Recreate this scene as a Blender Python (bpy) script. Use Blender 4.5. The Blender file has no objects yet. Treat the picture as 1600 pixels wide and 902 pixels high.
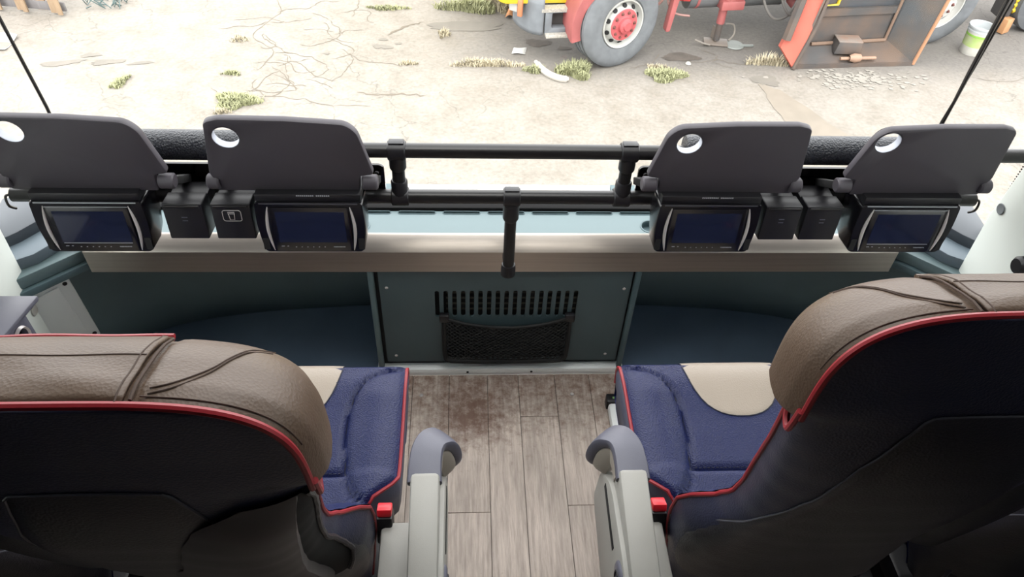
import bpy, bmesh, math, random
from mathutils import Vector, Matrix
random.seed(7)
S = bpy.context.scene
COL = S.collection
R = math.radians

# ------------------------------------------------------------------ camera, sky, sun, exposure
cam = bpy.data.cameras.new('camera')
cam.sensor_fit = 'HORIZONTAL'; cam.sensor_width = 36.0
cam.lens = 1160.0 / 1600.0 * 36.0
cam.clip_start = 0.02
camo = bpy.data.objects.new('camera', cam); COL.objects.link(camo)
_r = Vector((0.9912, -0.1246, 0.0409)); _b = Vector((0, 0, 0))
_pt, _yw, _rl = 0.7769, 0.0847, 0.0574
_fw = Vector((math.sin(_yw)*math.cos(_pt), math.cos(_yw)*math.cos(_pt), -math.sin(_pt)))
_rt = Vector((math.cos(_yw), -math.sin(_yw), 0)); _up = _rt.cross(_fw)
_r2 = _rt*math.cos(_rl) + _up*math.sin(_rl); _u2 = -_rt*math.sin(_rl) + _up*math.cos(_rl)
M = Matrix((( _r2.x, _u2.x, -_fw.x, -0.0958), (_r2.y, _u2.y, -_fw.y, 0.0), (_r2.z, _u2.z, -_fw.z, 1.65), (0, 0, 0, 1)))
camo.matrix_world = M
S.camera = camo

W = bpy.data.worlds.new('overcast_sky'); S.world = W; W.use_nodes = True
bg = W.node_tree.nodes['Background']
bg.inputs['Color'].default_value = (0.99, 0.99, 1.0, 1); bg.inputs['Strength'].default_value = 4.6
sun = bpy.data.lights.new('hazy_sun', 'SUN'); sun.energy = 2.0; sun.angle = R(35); sun.color = (1, .95, .86)
suno = bpy.data.objects.new('hazy_sun', sun); COL.objects.link(suno); suno.rotation_euler = (R(38), R(-8), 0)
S.view_settings.view_transform = 'Standard'; S.view_settings.look = 'None'
S.view_settings.exposure = 0.28; S.view_settings.gamma = 1.0
S.view_settings.use_curve_mapping = False
S.cycles.max_bounces = 10; S.cycles.transparent_max_bounces = 12
S.cycles.sample_clamp_indirect = 6

# ------------------------------------------------------------------ materials
def lin(c):
    return tuple(((v/255)/12.92 if v/255 <= .04045 else ((v/255+.055)/1.055)**2.4) for v in c)
def mat(name, rgb, rough=.5, metal=0., var=0., vscale=8., bump=0., bscale=200., rgb2=None, coat=0., spec=.5, stretch=None, detail=4., bump_kind='noise', world=False):
    m = bpy.data.materials.new(name); m.use_nodes = True
    nt = m.node_tree; b = nt.nodes['Principled BSDF']
    c = lin(rgb)
    b.inputs['Base Color'].default_value = (*c, 1)
    b.inputs['Roughness'].default_value = rough; b.inputs['Metallic'].default_value = metal
    b.inputs['Coat Weight'].default_value = coat; b.inputs['Coat Roughness'].default_value = .1
    b.inputs['Specular IOR Level'].default_value = spec
    m.diffuse_color = (*c, 1)
    if var or rgb2 or bump:
        if world:
            tc = nt.nodes.new('ShaderNodeNewGeometry'); out = tc.outputs['Position']
        else:
            tc = nt.nodes.new('ShaderNodeTexCoord'); out = tc.outputs['Object']
        if stretch:
            mp = nt.nodes.new('ShaderNodeMapping'); mp.inputs['Scale'].default_value = stretch
            nt.links.new(out, mp.inputs['Vector']); out = mp.outputs['Vector']
        if var or rgb2:
            n = nt.nodes.new('ShaderNodeTexNoise'); n.inputs['Scale'].default_value = vscale; n.inputs['Detail'].default_value = detail
            nt.links.new(out, n.inputs['Vector'])
            rp = nt.nodes.new('ShaderNodeValToRGB')
            c2 = lin(rgb2) if rgb2 else tuple(min(1, x*(1+var)) for x in c)
            c1 = c if rgb2 else tuple(x*(1-var) for x in c)
            rp.color_ramp.elements[0].position = .35; rp.color_ramp.elements[1].position = .65
            rp.color_ramp.elements[0].color = (*c1, 1); rp.color_ramp.elements[1].color = (*c2, 1)
            nt.links.new(n.outputs['Fac'], rp.inputs['Fac']); nt.links.new(rp.outputs['Color'], b.inputs['Base Color'])
        if bump:
            if bump_kind == 'cell':
                bn = nt.nodes.new('ShaderNodeTexVoronoi'); bn.inputs['Scale'].default_value = bscale; bo = bn.outputs['Distance']
            else:
                bn = nt.nodes.new('ShaderNodeTexNoise'); bn.inputs['Scale'].default_value = bscale; bn.inputs['Detail'].default_value = 3; bo = bn.outputs['Fac']
            nt.links.new(out, bn.inputs['Vector'])
            bp = nt.nodes.new('ShaderNodeBump'); bp.inputs['Strength'].default_value = bump; bp.inputs['Distance'].default_value = .002
            nt.links.new(bo, bp.inputs['Height']); nt.links.new(bp.outputs['Normal'], b.inputs['Normal'])
    return m

NAVY = mat('navy_leather', (15, 25, 70), .40, bump=.5, bscale=330, bump_kind='cell', spec=.34)
NAVYB = mat('dark_navy_leather', (30, 34, 58), .42, bump=.2, bscale=330, bump_kind='cell', spec=.5)
SHELL = mat('charcoal_leather', (32, 31, 38), .38, bump=.15, bscale=300, bump_kind='cell')
SIDE = mat('grey_navy_cover', (66, 68, 84), .6, bump=.15, bscale=260)
TAN = mat('shaded_tan_leather', (78, 60, 45), .5, bump=.18, bscale=330, bump_kind='cell', var=.06, vscale=14)  # tan leather darkened to hold the headrest's backlit shade
CREAM = mat('cream_leather', (154, 142, 129), .45, bump=.2, bscale=330, bump_kind='cell')
RED = mat('red_piping', (138, 26, 36), .45)
STITCH = mat('brown_stitching', (62, 46, 37), .8)
CREASE = mat('navy_seam', (18, 20, 40), .6)
TABLE = mat('charcoal_plastic', (63, 59, 65), .55, bump=.12, bscale=900)
RIM = mat('lit_hole_edge', (176, 180, 190), .45)  # pale tone holds the light on the tray hole's inner wall
BLACK = mat('black_plastic', (20, 19, 23), .42)
PIANO = mat('gloss_black_plastic', (14, 13, 17), .22)
SCREEN = mat('dark_screen_glass', (30, 34, 52), .08, spec=.8)
RAIL = mat('black_rail_paint', (22, 21, 22), .35)
FOAM = mat('black_textured_vinyl', (34, 37, 44), .42, bump=.9, bscale=260, bump_kind='cell')
ACRYL = mat('smoked_panel', (24, 20, 20), .12)
SILVER = mat('silver_plastic', (190, 184, 182), .35, metal=.3)
STEEL = mat('brushed_steel', (178, 170, 162), .36, metal=1., bump=.02, bscale=60, stretch=(1, 40, 40), var=.05, vscale=4)
TEAL = mat('pale_teal_plastic', (94, 112, 115), .5, bump=.08, bscale=700)
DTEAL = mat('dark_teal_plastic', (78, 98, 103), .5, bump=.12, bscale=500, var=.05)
WALLT = mat('footwell_teal_wall', (104, 122, 125), .55, bump=.1, bscale=500, var=.05)  # teal lightened to make up for the weak light in the footwells
PANEL = mat('teal_grey_panel', (66, 82, 86), .5, bump=.08, bscale=500, var=.05)
NAVYFLOOR = mat('navy_floor_covering', (86, 102, 120), .55, bump=.1, bscale=300, var=.07)
PILLAR = mat('pale_grey_trim', (198, 203, 197), .45, bump=.04, bscale=400)
GREYBOX = mat('light_grey_plastic', (205, 208, 206), .5)
ARM = mat('warm_grey_plastic', (150, 148, 142), .5, bump=.08, bscale=700)
ARMPAD = mat('slate_armrest_plastic', (84, 84, 96), .45, bump=.08, bscale=600)
ARMCORE = mat('beige_grey_plastic', (150, 142, 132), .5)
BUCKLE = mat('red_button', (214, 30, 44), .35)
WHITE = mat('white_metal', (226, 228, 226), .4)
HOLE = mat('dark_recess', (8, 8, 9), .8)
GREYINK = mat('grey_print', (150, 152, 158), .5)
CORD = mat('black_cord', (18, 15, 15), .4)
CEIL = mat('ceiling_lining', (196, 192, 184), .8)
REARDARK = mat('darkened_rear_lining', (34, 34, 38), .8)  # unseen rear lining set near-black to keep light off the seat backs
NET = mat('black_net', (14, 14, 15), .7)

# glass: clear, a little reflection
def glass(name, tint, refl=.06):
    m = bpy.data.materials.new(name); m.use_nodes = True; nt = m.node_tree
    for n in list(nt.nodes): nt.nodes.remove(n)
    o = nt.nodes.new('ShaderNodeOutputMaterial'); t = nt.nodes.new('ShaderNodeBsdfTransparent'); g = nt.nodes.new('ShaderNodeBsdfGlossy')
    t.inputs['Color'].default_value = (*tint, 1); g.inputs['Roughness'].default_value = .02
    mx = nt.nodes.new('ShaderNodeMixShader'); mx.inputs['Fac'].default_value = refl
    nt.links.new(t.outputs[0], mx.inputs[1]); nt.links.new(g.outputs[0], mx.inputs[2]); nt.links.new(mx.outputs[0], o.inputs[0])
    return m
GLASS = glass('clear_glass', (.985, .99, .985), .008)
SIDEGLASS = glass('side_glass', (.85, .88, .87), .05)

# ------------------------------------------------------------------ mesh building
ORG = {}
class MB:
    def __init__(s): s.v = []; s.f = []; s.sm = []
    def add(s, vs, fs, smooth=False, xf=None):
        o = len(s.v)
        s.v += [Vector(xf(*p)) if xf else Vector(p) for p in vs]
        s.f += [tuple(i+o for i in f) for f in fs]; s.sm += [smooth]*len(fs)
        return s
    def bm(s, bm, smooth=False, xf=None):
        bm.verts.ensure_lookup_table(); bm.verts.index_update()
        s.add([tuple(v.co) for v in bm.verts], [[v.index for v in f.verts] for f in bm.faces], smooth, xf); bm.free(); return s
    def box(s, c, size, rot=None, bevel=0., seg=2, xf=None, taper=None):
        bm = bmesh.new(); bmesh.ops.create_cube(bm, size=1)
        for v in bm.verts:
            k = Vector((v.co.x*size[0], v.co.y*size[1], v.co.z*size[2]))
            if taper and v.co.z > 0: k.x *= taper[0]; k.y *= taper[1]
            v.co = k
        if bevel: bmesh.ops.bevel(bm, geom=bm.edges[:], offset=bevel, segments=seg, profile=.5, affect='EDGES')
        mt = Matrix.Translation(c) @ (rot.to_4x4() if rot else Matrix())
        bm.transform(mt)
        return s.bm(bm, bevel > 0, xf)
    def tube(s, path, r, seg=10, closed=False, caps=True, xf=None):
        P = [Vector(p) for p in path]; n = len(P); vs = []; fs = []
        up = None
        for i, p in enumerate(P):
            t = (P[(i+1) % n]-P[i-1]) if closed else (P[min(i+1, n-1)]-P[max(i-1, 0)])
            t.normalize()
            if up is None:
                a = Vector((0, 0, 1)) if abs(t.z) < .9 else Vector((1, 0, 0)); up = (a - t*a.dot(t)).normalized()
            else:
                up = (up - t*up.dot(t)).normalized()
            sd = t.cross(up); rr = r[i] if isinstance(r, (list, tuple)) else r
            for k in range(seg):
                a = 2*math.pi*k/seg; vs.append(p + up*math.cos(a)*rr + sd*math.sin(a)*rr)
        m = n if closed else n-1
        for i in range(m):
            for k in range(seg):
                a, b = i*seg+k, i*seg+(k+1) % seg; c, d = ((i+1) % n)*seg+(k+1) % seg, ((i+1) % n)*seg+k
                fs.append((a, b, c, d))
        if caps and not closed:
            fs.append(tuple(range(seg-1, -1, -1))); fs.append(tuple((n-1)*seg+k for k in range(seg)))
        return s.add([tuple(v) for v in vs], fs, True, xf)
    def lathe(s, prof, c, axis=(0, 0, 1), seg=24, xf=None, ref=None, smooth=True):
        ax = Vector(axis).normalized(); a = Vector(ref) if ref else (Vector((1, 0, 0)) if abs(ax.x) < .9 else Vector((0, 1, 0)))
        e1 = (a-ax*a.dot(ax)).normalized(); e2 = ax.cross(e1); c = Vector(c); vs = []; fs = []
        for (r, h) in prof:
            for k in range(seg):
                t = 2*math.pi*k/seg; vs.append(tuple(c+ax*h+(e1*math.cos(t)+e2*math.sin(t))*max(r, 1e-4)))
        for i in range(len(prof)-1):
            for k in range(seg): fs.append((i*seg+k, i*seg+(k+1) % seg, (i+1)*seg+(k+1) % seg, (i+1)*seg+k))
        return s.add(vs, fs, smooth, xf)
    def plate(s, outline, holes, thick, frame, bevel=0., xf=None):
        """outline and holes in 2D, frame=(origin, ex, ey); extruded along -n by thick"""
        o, ex, ey = (Vector(k) for k in frame); n = ex.cross(ey).normalized()
        bm = bmesh.new()
        for lp in [outline]+list(holes):
            vs = [bm.verts.new(o+ex*p[0]+ey*p[1]) for p in lp]
            for i in range(len(vs)): bm.edges.new((vs[i], vs[(i+1) % len(vs)]))
        bmesh.ops.triangle_fill(bm, use_beauty=True, use_dissolve=False, edges=bm.edges[:])
        bmesh.ops.recalc_face_normals(bm, faces=bm.faces[:])
        if bm.faces and bm.faces[:][0].normal.dot(n) < 0: bmesh.ops.reverse_faces(bm, faces=bm.faces[:])
        ret = bmesh.ops.extrude_face_region(bm, geom=bm.faces[:])
        bmesh.ops.translate(bm, vec=-n*thick, verts=[g for g in ret['geom'] if isinstance(g, bmesh.types.BMVert)])
        bmesh.ops.recalc_face_normals(bm, faces=bm.faces[:])
        if bevel:
            es = [e for e in bm.edges if len(e.link_faces) == 2 and e.link_faces[0].normal.angle(e.link_faces[1].normal, 0) > 1.2]
            bmesh.ops.bevel(bm, geom=es, offset=bevel, segments=2, profile=.5, affect='EDGES')
        return s.bm(bm, False, xf)
    def grid(s, fn, nu, nv, cu=False, cv=False, xf=None, smooth=True):
        vs = [tuple(fn(i/(nu if cu else nu-1), j/(nv if cv else nv-1))) for j in range(nv) for i in range(nu)]; fs = []
        for j in range(nv if cv else nv-1):
            for i in range(nu if cu else nu-1):
                fs.append((j*nu+i, j*nu+(i+1) % nu, ((j+1) % nv)*nu+(i+1) % nu, ((j+1) % nv)*nu+i))
        return s.add(vs, fs, smooth, xf)
    def build(s, name, m, parent=None, org=None, recalc=True, solid=0., auto=35):
        if org is None: org = ORG[parent.name_full] if parent else (sum(s.v, Vector())/max(1, len(s.v)))
        org = Vector(org)
        if parent is None:
            org = Vector((org.x, org.y, min(v.z for v in s.v)))
        else: org = Vector(ORG[parent.name_full])
        me = bpy.data.meshes.new(name); me.from_pydata([tuple(v-org) for v in s.v], [], s.f)
        if recalc:
            b = bmesh.new(); b.from_mesh(me); bmesh.ops.recalc_face_normals(b, faces=b.faces[:]); b.to_mesh(me); b.free()
        me.polygons.foreach_set('use_smooth', [True]*len(me.polygons))
        me.set_sharp_from_angle(angle=R(auto))
        me.materials.append(m); me.update()
        o = bpy.data.objects.new(name, me); COL.objects.link(o)
        if parent: o.parent = parent
        else: o.location = org
        ORG[o.name_full] = org
        if solid:
            md = o.modifiers.new('thickness', 'SOLIDIFY'); md.thickness = solid; md.offset = -1
        return o
def tag(o, label=None, cat=None, group=None, kind=None):
    if label: o['label'] = label
    if cat: o['category'] = cat
    if group: o['group'] = group
    if kind: o['kind'] = kind
    return o
def thing(name, loc, label, cat, group=None, kind=None):
    o = bpy.data.objects.new(name, None); COL.objects.link(o); o.location = loc; o.empty_display_size = .05
    ORG[o.name_full] = Vector(loc)
    return tag(o, label, cat, group, kind)
def struct(o, label=None): return tag(o, label, None, None, 'structure')
def circ(cx, cy, r, n=24, ry=None, a0=0.): return [(cx+r*math.cos(2*math.pi*k/n+a0), cy+(ry or r)*math.sin(2*math.pi*k/n+a0)) for k in range(n)]
def slot(cx, cy, w, h, n=6):
    """upright capsule outline w wide, h high"""
    r = w/2; pts = []
    for k in range(n+1): a = math.pi*k/n; pts.append((cx+r*math.cos(a), cy+h/2-r+r*math.sin(a)))
    for k in range(n+1): a = math.pi+math.pi*k/n; pts.append((cx+r*math.cos(a), cy-h/2+r+r*math.sin(a)))
    return pts
def rrect(x0, y0, x1, y1, r, n=5):
    pts = []
    for (cx, cy, a0) in ((x1-r, y1-r, 0), (x0+r, y1-r, 90), (x0+r, y0+r, 180), (x1-r, y0+r, 270)):
        for k in range(n+1): a = R(a0+90*k/n); pts.append((cx+r*math.cos(a), cy+r*math.sin(a)))
    return pts
def rpoly(pts, rad, n=4):
    """polygon with rounded corners; rad a number or list"""
    out = []; m = len(pts)
    for i, p in enumerate(pts):
        r = rad[i] if isinstance(rad, (list, tuple)) else rad
        p = Vector(p); a = (Vector(pts[i-1])-p); b = (Vector(pts[(i+1) % m])-p)
        if r <= 0: out.append(tuple(p)); continue
        d = min(r, a.length*.45, b.length*.45); A = p+a.normalized()*d; B = p+b.normalized()*d
        for k in range(n+1):
            t = k/n; out.append(tuple(A*(1-t)**2+p*2*t*(1-t)+B*t*t))
    return out
def smooth_path(P, n=8):
    """Catmull-Rom through points"""
    P = [Vector(p) for p in P]; out = []
    for i in range(len(P)-1):
        a = P[max(i-1, 0)]; b = P[i]; c = P[i+1]; d = P[min(i+2, len(P)-1)]
        for k in range(n):
            t = k/n
            out.append(.5*((2*b)+(c-a)*t+(2*a-5*b+4*c-d)*t*t+(3*b-a-3*c+d)*t**3))
    out.append(P[-1]); return out
def interp(x, X, Yv):
    if x <= X[0]: return Yv[0]
    for i in range(len(X)-1):
        if x <= X[i+1]:
            t = (x-X[i])/(X[i+1]-X[i]); t = t*t*(3-2*t)*.5+t*.5
            return Yv[i]+(Yv[i+1]-Yv[i])*t
    return Yv[-1]
# ------------------------------------------------------------------ the setting: upper deck of the coach
# floor with boards
fl = struct(MB().box((0, -.55, -.03), (2.3, 3.75, .05)).build('floor', mat('floor_base', (60, 54, 50), .8), org=(0, 0, 0)), 'grey brown wood-look boarded floor of the aisle')
def wood():
    m = bpy.data.materials.new('weathered_wood_board'); m.use_nodes = True; nt = m.node_tree; b = nt.nodes['Principled BSDF']
    N = nt.nodes.new; L = nt.links.new
    g = N('ShaderNodeNewGeometry'); oi = N('ShaderNodeObjectInfo')
    off = N('ShaderNodeVectorMath'); off.operation = 'MULTIPLY_ADD'; off.inputs[1].default_value = (31, 17, 5)
    L(oi.outputs['Random'], off.inputs[0]); L(g.outputs['Position'], off.inputs[2])
    mp = N('ShaderNodeMapping'); mp.inputs['Scale'].default_value = (1, .07, 1); L(off.outputs[0], mp.inputs['Vector'])
    n1 = N('ShaderNodeTexNoise'); n1.inputs['Scale'].default_value = 130; n1.inputs['Detail'].default_value = 6; n1.inputs['Roughness'].default_value = .7; L(mp.outputs[0], n1.inputs['Vector'])
    r1 = N('ShaderNodeValToRGB'); r1.color_ramp.elements[0].position = .3; r1.color_ramp.elements[1].position = .72
    r1.color_ramp.elements[0].color = (*lin((150, 136, 126)), 1); r1.color_ramp.elements[1].color = (*lin((202, 188, 176)), 1); L(n1.outputs['Fac'], r1.inputs['Fac'])
    mp2 = N('ShaderNodeMapping'); mp2.inputs['Scale'].default_value = (1, .35, 1); L(off.outputs[0], mp2.inputs['Vector'])
    n2 = N('ShaderNodeTexNoise'); n2.inputs['Scale'].default_value = 14; n2.inputs['Detail'].default_value = 5; L(mp2.outputs[0], n2.inputs['Vector'])
    hs = N('ShaderNodeHueSaturation'); L(r1.outputs['Color'], hs.inputs['Color'])
    ma = N('ShaderNodeMapRange'); ma.inputs['From Min'].default_value = .3; ma.inputs['From Max'].default_value = .7; ma.inputs['To Min'].default_value = .82; ma.inputs['To Max'].default_value = 1.14; L(n2.outputs['Fac'], ma.inputs['Value'])
    mr = N('ShaderNodeMapRange'); mr.inputs['To Min'].default_value = .9; mr.inputs['To Max'].default_value = 1.06; L(oi.outputs['Random'], mr.inputs['Value'])
    mm = N('ShaderNodeMath'); mm.operation = 'MULTIPLY'; L(ma.outputs[0], mm.inputs[0]); L(mr.outputs[0], mm.inputs[1]); L(mm.outputs[0], hs.inputs['Value'])
    # worn brown patches toward the front wall (wear with a shape of its own)
    sx = N('ShaderNodeSeparateXYZ'); L(g.outputs['Position'], sx.inputs[0])
    fr = N('ShaderNodeMapRange'); fr.inputs['From Min'].default_value = .98; fr.inputs['From Max'].default_value = 1.3; L(sx.outputs['Y'], fr.inputs['Value'])
    n3 = N('ShaderNodeTexNoise'); n3.inputs['Scale'].default_value = 42; n3.inputs['Detail'].default_value = 8; n3.inputs['Roughness'].default_value = .75; L(g.outputs['Position'], n3.inputs['Vector'])
    ad = N('ShaderNodeMath'); ad.operation = 'MULTIPLY_ADD'; ad.inputs[1].default_value = .3; L(fr.outputs[0], ad.inputs[0]); L(n3.outputs['Fac'], ad.inputs[2])
    # dark stain blob
    ds = N('ShaderNodeVectorMath'); ds.operation = 'DISTANCE'; ds.inputs[1].default_value = (-.085, 1.17, .0); L(g.outputs['Position'], ds.inputs[0])
    bl = N('ShaderNodeMapRange'); bl.inputs['From Min'].default_value = .02; bl.inputs['From Max'].default_value = .13; bl.inputs['To Min'].default_value = .22; bl.inputs['To Max'].default_value = 0; L(ds.outputs['Value'], bl.inputs['Value'])
    ad2 = N('ShaderNodeMath'); ad2.operation = 'ADD'; L(ad.outputs[0], ad2.inputs[0]); L(bl.outputs[0], ad2.inputs[1])
    th = N('ShaderNodeMapRange'); th.inputs['From Min'].default_value = .62; th.inputs['From Max'].default_value = .92; th.inputs['To Max'].default_value = .85; L(ad2.outputs[0], th.inputs['Value'])
    mx = N('ShaderNodeMix'); mx.data_type = 'RGBA'; L(th.outputs[0], mx.inputs['Factor']); L(hs.outputs['Color'], mx.inputs['A']); mx.inputs['B'].default_value = (*lin((98, 66, 50)), 1)
    L(mx.outputs['Result'], b.inputs['Base Color'])
    b.inputs['Roughness'].default_value = .55
    bp = N('ShaderNodeBump'); bp.inputs['Strength'].default_value = .25; bp.inputs['Distance'].default_value = .001; L(n1.outputs['Fac'], bp.inputs['Height']); L(bp.outputs[0], b.inputs['Normal'])
    return m
WOOD = wood()
seams = [-1.12, -1.05, -.95, -.85, -.75, -.65, -.55, -.447, -.347, -.247, -.146, -.04, .047, .150, .248, .35, .45, .55, .65, .75, .85, .95, 1.05, 1.12]
joints = {10: [.90], 11: [], 12: [1.18, .3], 13: [.914, .25], 14: [1.05, .2], 9: [.991, .2]}
g = .0006
for i in range(len(seams)-1):
    x0, x1 = seams[i]+g, seams[i+1]-g
    js = [1.325]+joints.get(i, [random.uniform(.5, 1.1), random.uniform(-.3, .3)] )+[-1.2, -2.4]
    js = sorted(set(js), reverse=True)
    for a, b in zip(js[:-1], js[1:]):
        MB().box(((x0+x1)/2, (a+b)/2, -.0025), (x1-x0, a-b-.0012, .005), bevel=.0006, seg=1).build('plank', WOOD, fl)
# screws in the floor
for p in ((-.222, 1.255, 0), (.195, 1.253, 0)):
    sc = MB().lathe([(0, .0022), (.004, .002), (.0055, .0004), (.0055, -.001)], p, seg=12).build('floor_screw', SILVER, fl)
# aluminium trim along the foot of the wall
tr = struct(MB().box((0, 1.333, .012), (.69, .016, .026), bevel=.003).box((0, 1.352, .022), (.69, .03, .006), bevel=.002).build('trim_1', mat('painted_aluminium', (246, 248, 246), .4)), 'pale aluminium strip at the foot of the front wall')
for x in (-.095, .085):
    MB().lathe([(0, .001), (.0035, .001), (.0035, -.002)], (x, 1.3245, .013), axis=(0, -1, 0), seg=10).build('strip_screw', HOLE, tr)
# front wall: recesses for the feet left and right, box in the middle
def recess_wall(u, v):
    # plan curve from the centre jamb out to the side wall, vertical from the floor to below the shelf
    P = [(-.335, 1.60), (-.40, 1.597), (-.70, 1.572), (-.92, 1.525), (-1.04, 1.46), (-1.11, 1.36), (-1.14, 1.25), (-1.15, 1.1)]
    t = u*(len(P)-1); i = min(int(t), len(P)-2); q = smooth_path([(x, y, 0) for x, y in P], 6)
    k = min(int(round(u*(len(q)-1))), len(q)-1)
    return q[k].x, q[k].y, v*.43 - .01
for sd, nm in ((1, 'left'), (-1, 'right')):
    struct(MB().grid(lambda u, v: recess_wall(u, v), 43, 4, xf=lambda x, y, z: (sd*x, y, z)).build('wall_front_'+nm, WALLT, org=(0, 1.6, 0), solid=.01), 'dark teal curved wall of the %s footwell' % nm)
    fw = struct(MB().plate([(-.335, 1.345), (-.335, 1.62), (-1.0, 1.6), (-1.19, 1.3), (-1.19, 1.1), (-1.0, 1.345)], [], .02, ((0, 0, .014), (1, 0, 0), (0, 1, 0)), xf=lambda x, y, z: (sd*x, y, z)).build('floor_front_'+nm, NAVYFLOOR), 'navy covered footwell floor on the %s' % nm)
    # closing board above the recess, under the shelf
    struct(MB().box((sd*.72, 1.48, .448), (.86, .26, .012)).build('trim_%d' % (2 if sd > 0 else 3), DTEAL))
wc = struct(MB().box((0, 1.48, .215), (.66, .26, .43)).build('wall_front', mat('duct_inside', (40, 44, 46), .7)), 'boxed centre of the front wall')
for x in (-.333, .333):
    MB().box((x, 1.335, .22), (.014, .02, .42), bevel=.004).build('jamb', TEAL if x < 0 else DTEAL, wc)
slots = [slot(-.1725+.02219*i, .279, .0115, .095) for i in range(17)]
vp = MB().plate(rrect(-.315, .052, .320, .425, .004, 2), slots, .006, ((0, 1.333, 0), (1, 0, 0), (0, 0, 1))).build('vent_panel', PANEL, wc)
MB().box((0, 1.347, .279), (.40, .003, .11)).build('vent_backing', HOLE, vp)
for i in range(4):
    MB().box((.03, 1.3448, .25+.02*i), (.36, .002, .006)).build('duct_fin', mat('fin', (60, 58, 50), .6), vp)
for x, z in ((-.297, .338), (.304, .333), (-.290, .077), (.288, .078)):
    MB().lathe([(0, .002), (.003, .002), (.0045, 0), (.0045, -.002)], (x, 1.333, z), axis=(0, -1, 0), seg=12).build('panel_screw', SILVER, vp)
# net pocket on the vent panel
npk = thing('net_pocket', (0.01, 1.32, .07), 'black net pocket with a black frame hung on the vented front panel', 'net pocket')
fr = smooth_path([(-.155, 1.325, .245), (-.157, 1.322, .17), (-.156, 1.318, .095), (-.148, 1.316, .078), (-.12, 1.316, .072), (0, 1.316, .070), (.14, 1.316, .072), (.166, 1.316, .079), (.174, 1.318, .095), (.175, 1.322, .17), (.173, 1.325, .243)], 5)
MB().tube(fr, .0065, 8).build('pocket_frame', NET, npk)
for x in (-.155, .173): MB().box((x, 1.324, .238), (.026, .016, .026), bevel=.004).build('clip', BLACK, npk)
el = smooth_path([(-.155, 1.322, .238), (-.09, 1.313, .222), (.01, 1.309, .214), (.10, 1.312, .222), (.173, 1.322, .238)], 6)
MB().tube(el, .0045, 8).build('elastic_top', NET, npk)
nb = MB(); nx, nz = 22, 11
def npt(i, j):
    u, v = i/nx, j/nz
    x = -.15+.318*u; top = .232-.022*math.sin(math.pi*u); z = .078+(top-.078)*v
    return (x, 1.319-.011*math.sin(math.pi*u)*(.4+.6*v), z)
for d in (1, -1):
    for k in range(-nz, nx+nz):
        pts = [npt(k+t if d > 0 else k-t+nz, t) for t in range(nz+1) if 0 <= (k+t if d > 0 else k-t+nz) <= nx]
        if len(pts) > 1: nb.tube(pts, .0016, 4, caps=False)
nb.grid(lambda u, v: (lambda p: (p[0], p[1]+.006, p[2]))(npt(u*nx, v*nz)), 12, 6)
tag(nb.build('netting', NET, npk), kind='stuff')
# stainless nosing along the shelf: upright face and a sloped upper face
sb = MB()
pf = [(1.321, .404), (1.321, .467), (1.350, .4965), (1.356, .4985), (1.356, .4945), (1.352, .4935), (1.3245, .466), (1.3245, .404)]
vs = []; k = len(pf)
for (x0, x1, f) in ((-.983, .967, 0), (-.983, .967, 1)):
    for (y, z) in pf: vs.append(((x0 if f == 0 else x1), y, z))
sb.add(vs, [(i, (i+1) % k, k+(i+1) % k, k+i) for i in range(k)]+[tuple(range(k)), tuple(range(2*k-1, k-1, -1))])
bar = struct(sb.build('trim_4', STEEL), 'long brushed stainless steel nosing along the front of the shelf')
# pale teal shelf under the windscreen with a row of demister slots
sl = [[(-.109+.1095*(i-8)+q[1], 1.4345+q[0]) for q in slot(0, 0, .0095, .090, 5)] for i in range(1, 18)]
sh = struct(MB().plate([(-1.02, 1.355), (1.02, 1.355), (1.02, 1.4405), (-1.02, 1.4405)], [circ(-.352, 1.384, .021), circ(.352, 1.384, .021)]+sl, .012, ((0, 0, .4965), (1, 0, 0), (0, 1, 0))).build('trim_5', TEAL), 'pale teal shelf below the windscreen')
for x in (-.352, .352):
    MB().lathe([(.0, -.016), (.02, -.016), (.0215, -.0), (.0215, .0012), (.025, .0012), (.025, -.001)], (x, 1.384, .4965)).build('cup_recess', DTEAL, sh)
for i in range(1, 18):
    pts = [Vector((-.109+.1095*(i-8)+q[1], 1.4345+q[0], .4972)) for q in slot(0, 0, .0105, .092, 5)]
    MB().tube(pts, .0012, 6, closed=True).build('slot_rim', DTEAL, sh)
struct(MB().box((0, 1.43, .46), (1.98, .05, .004)).build('trim_6', HOLE))
# black lower band under the glass
struct(MB().box((0, 1.473, .455), (2.04, .06, .10), bevel=.004).build('trim_8', mat('black_seal', (10, 10, 11), .75, spec=.2)), 'black lower frame of the windscreen')
# corner ledges left and right
LC = mat('ledge_cover', (92, 104, 112), .5); LB = mat('ledge_edge', (50, 56, 62), .5)
for sd, nm, k in ((-1, 'left', 9), (1, 'right', 10)):
    def slab(name, pts, z, th, m, par=None):
        o = MB().plate([(sd*x, y) for x, y in (pts if sd > 0 else pts[::-1])], [], th, ((0, 0, z), (1, 0, 0), (0, 1, 0)), bevel=.003)
        return o.build(name, m, par)
    led = struct(slab('trim_%d' % k, [(.972, 1.335), (.99, 1.328), (1.10, 1.225), (1.17, 1.23), (1.17, 1.50), (.972, 1.50)], .425, .02, DTEAL), 'teal stepped corner ledge on the %s' % nm)
    slab('upper_step', [(.98, 1.345), (1.00, 1.332), (1.12, 1.22), (1.17, 1.23), (1.17, 1.50), (.98, 1.50)], .457, .031, TEAL, led)
    slab('ledge_cover', [(1.018, 1.37), (1.072, 1.292), (1.17, 1.23), (1.18, 1.44), (1.06, 1.50)], .487, .03, LC, led)
    slab('black_edge', [(1.07, 1.40), (1.115, 1.335), (1.18, 1.27), (1.20, 1.46), (1.09, 1.50)], .515, .03, LB, led)
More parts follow.
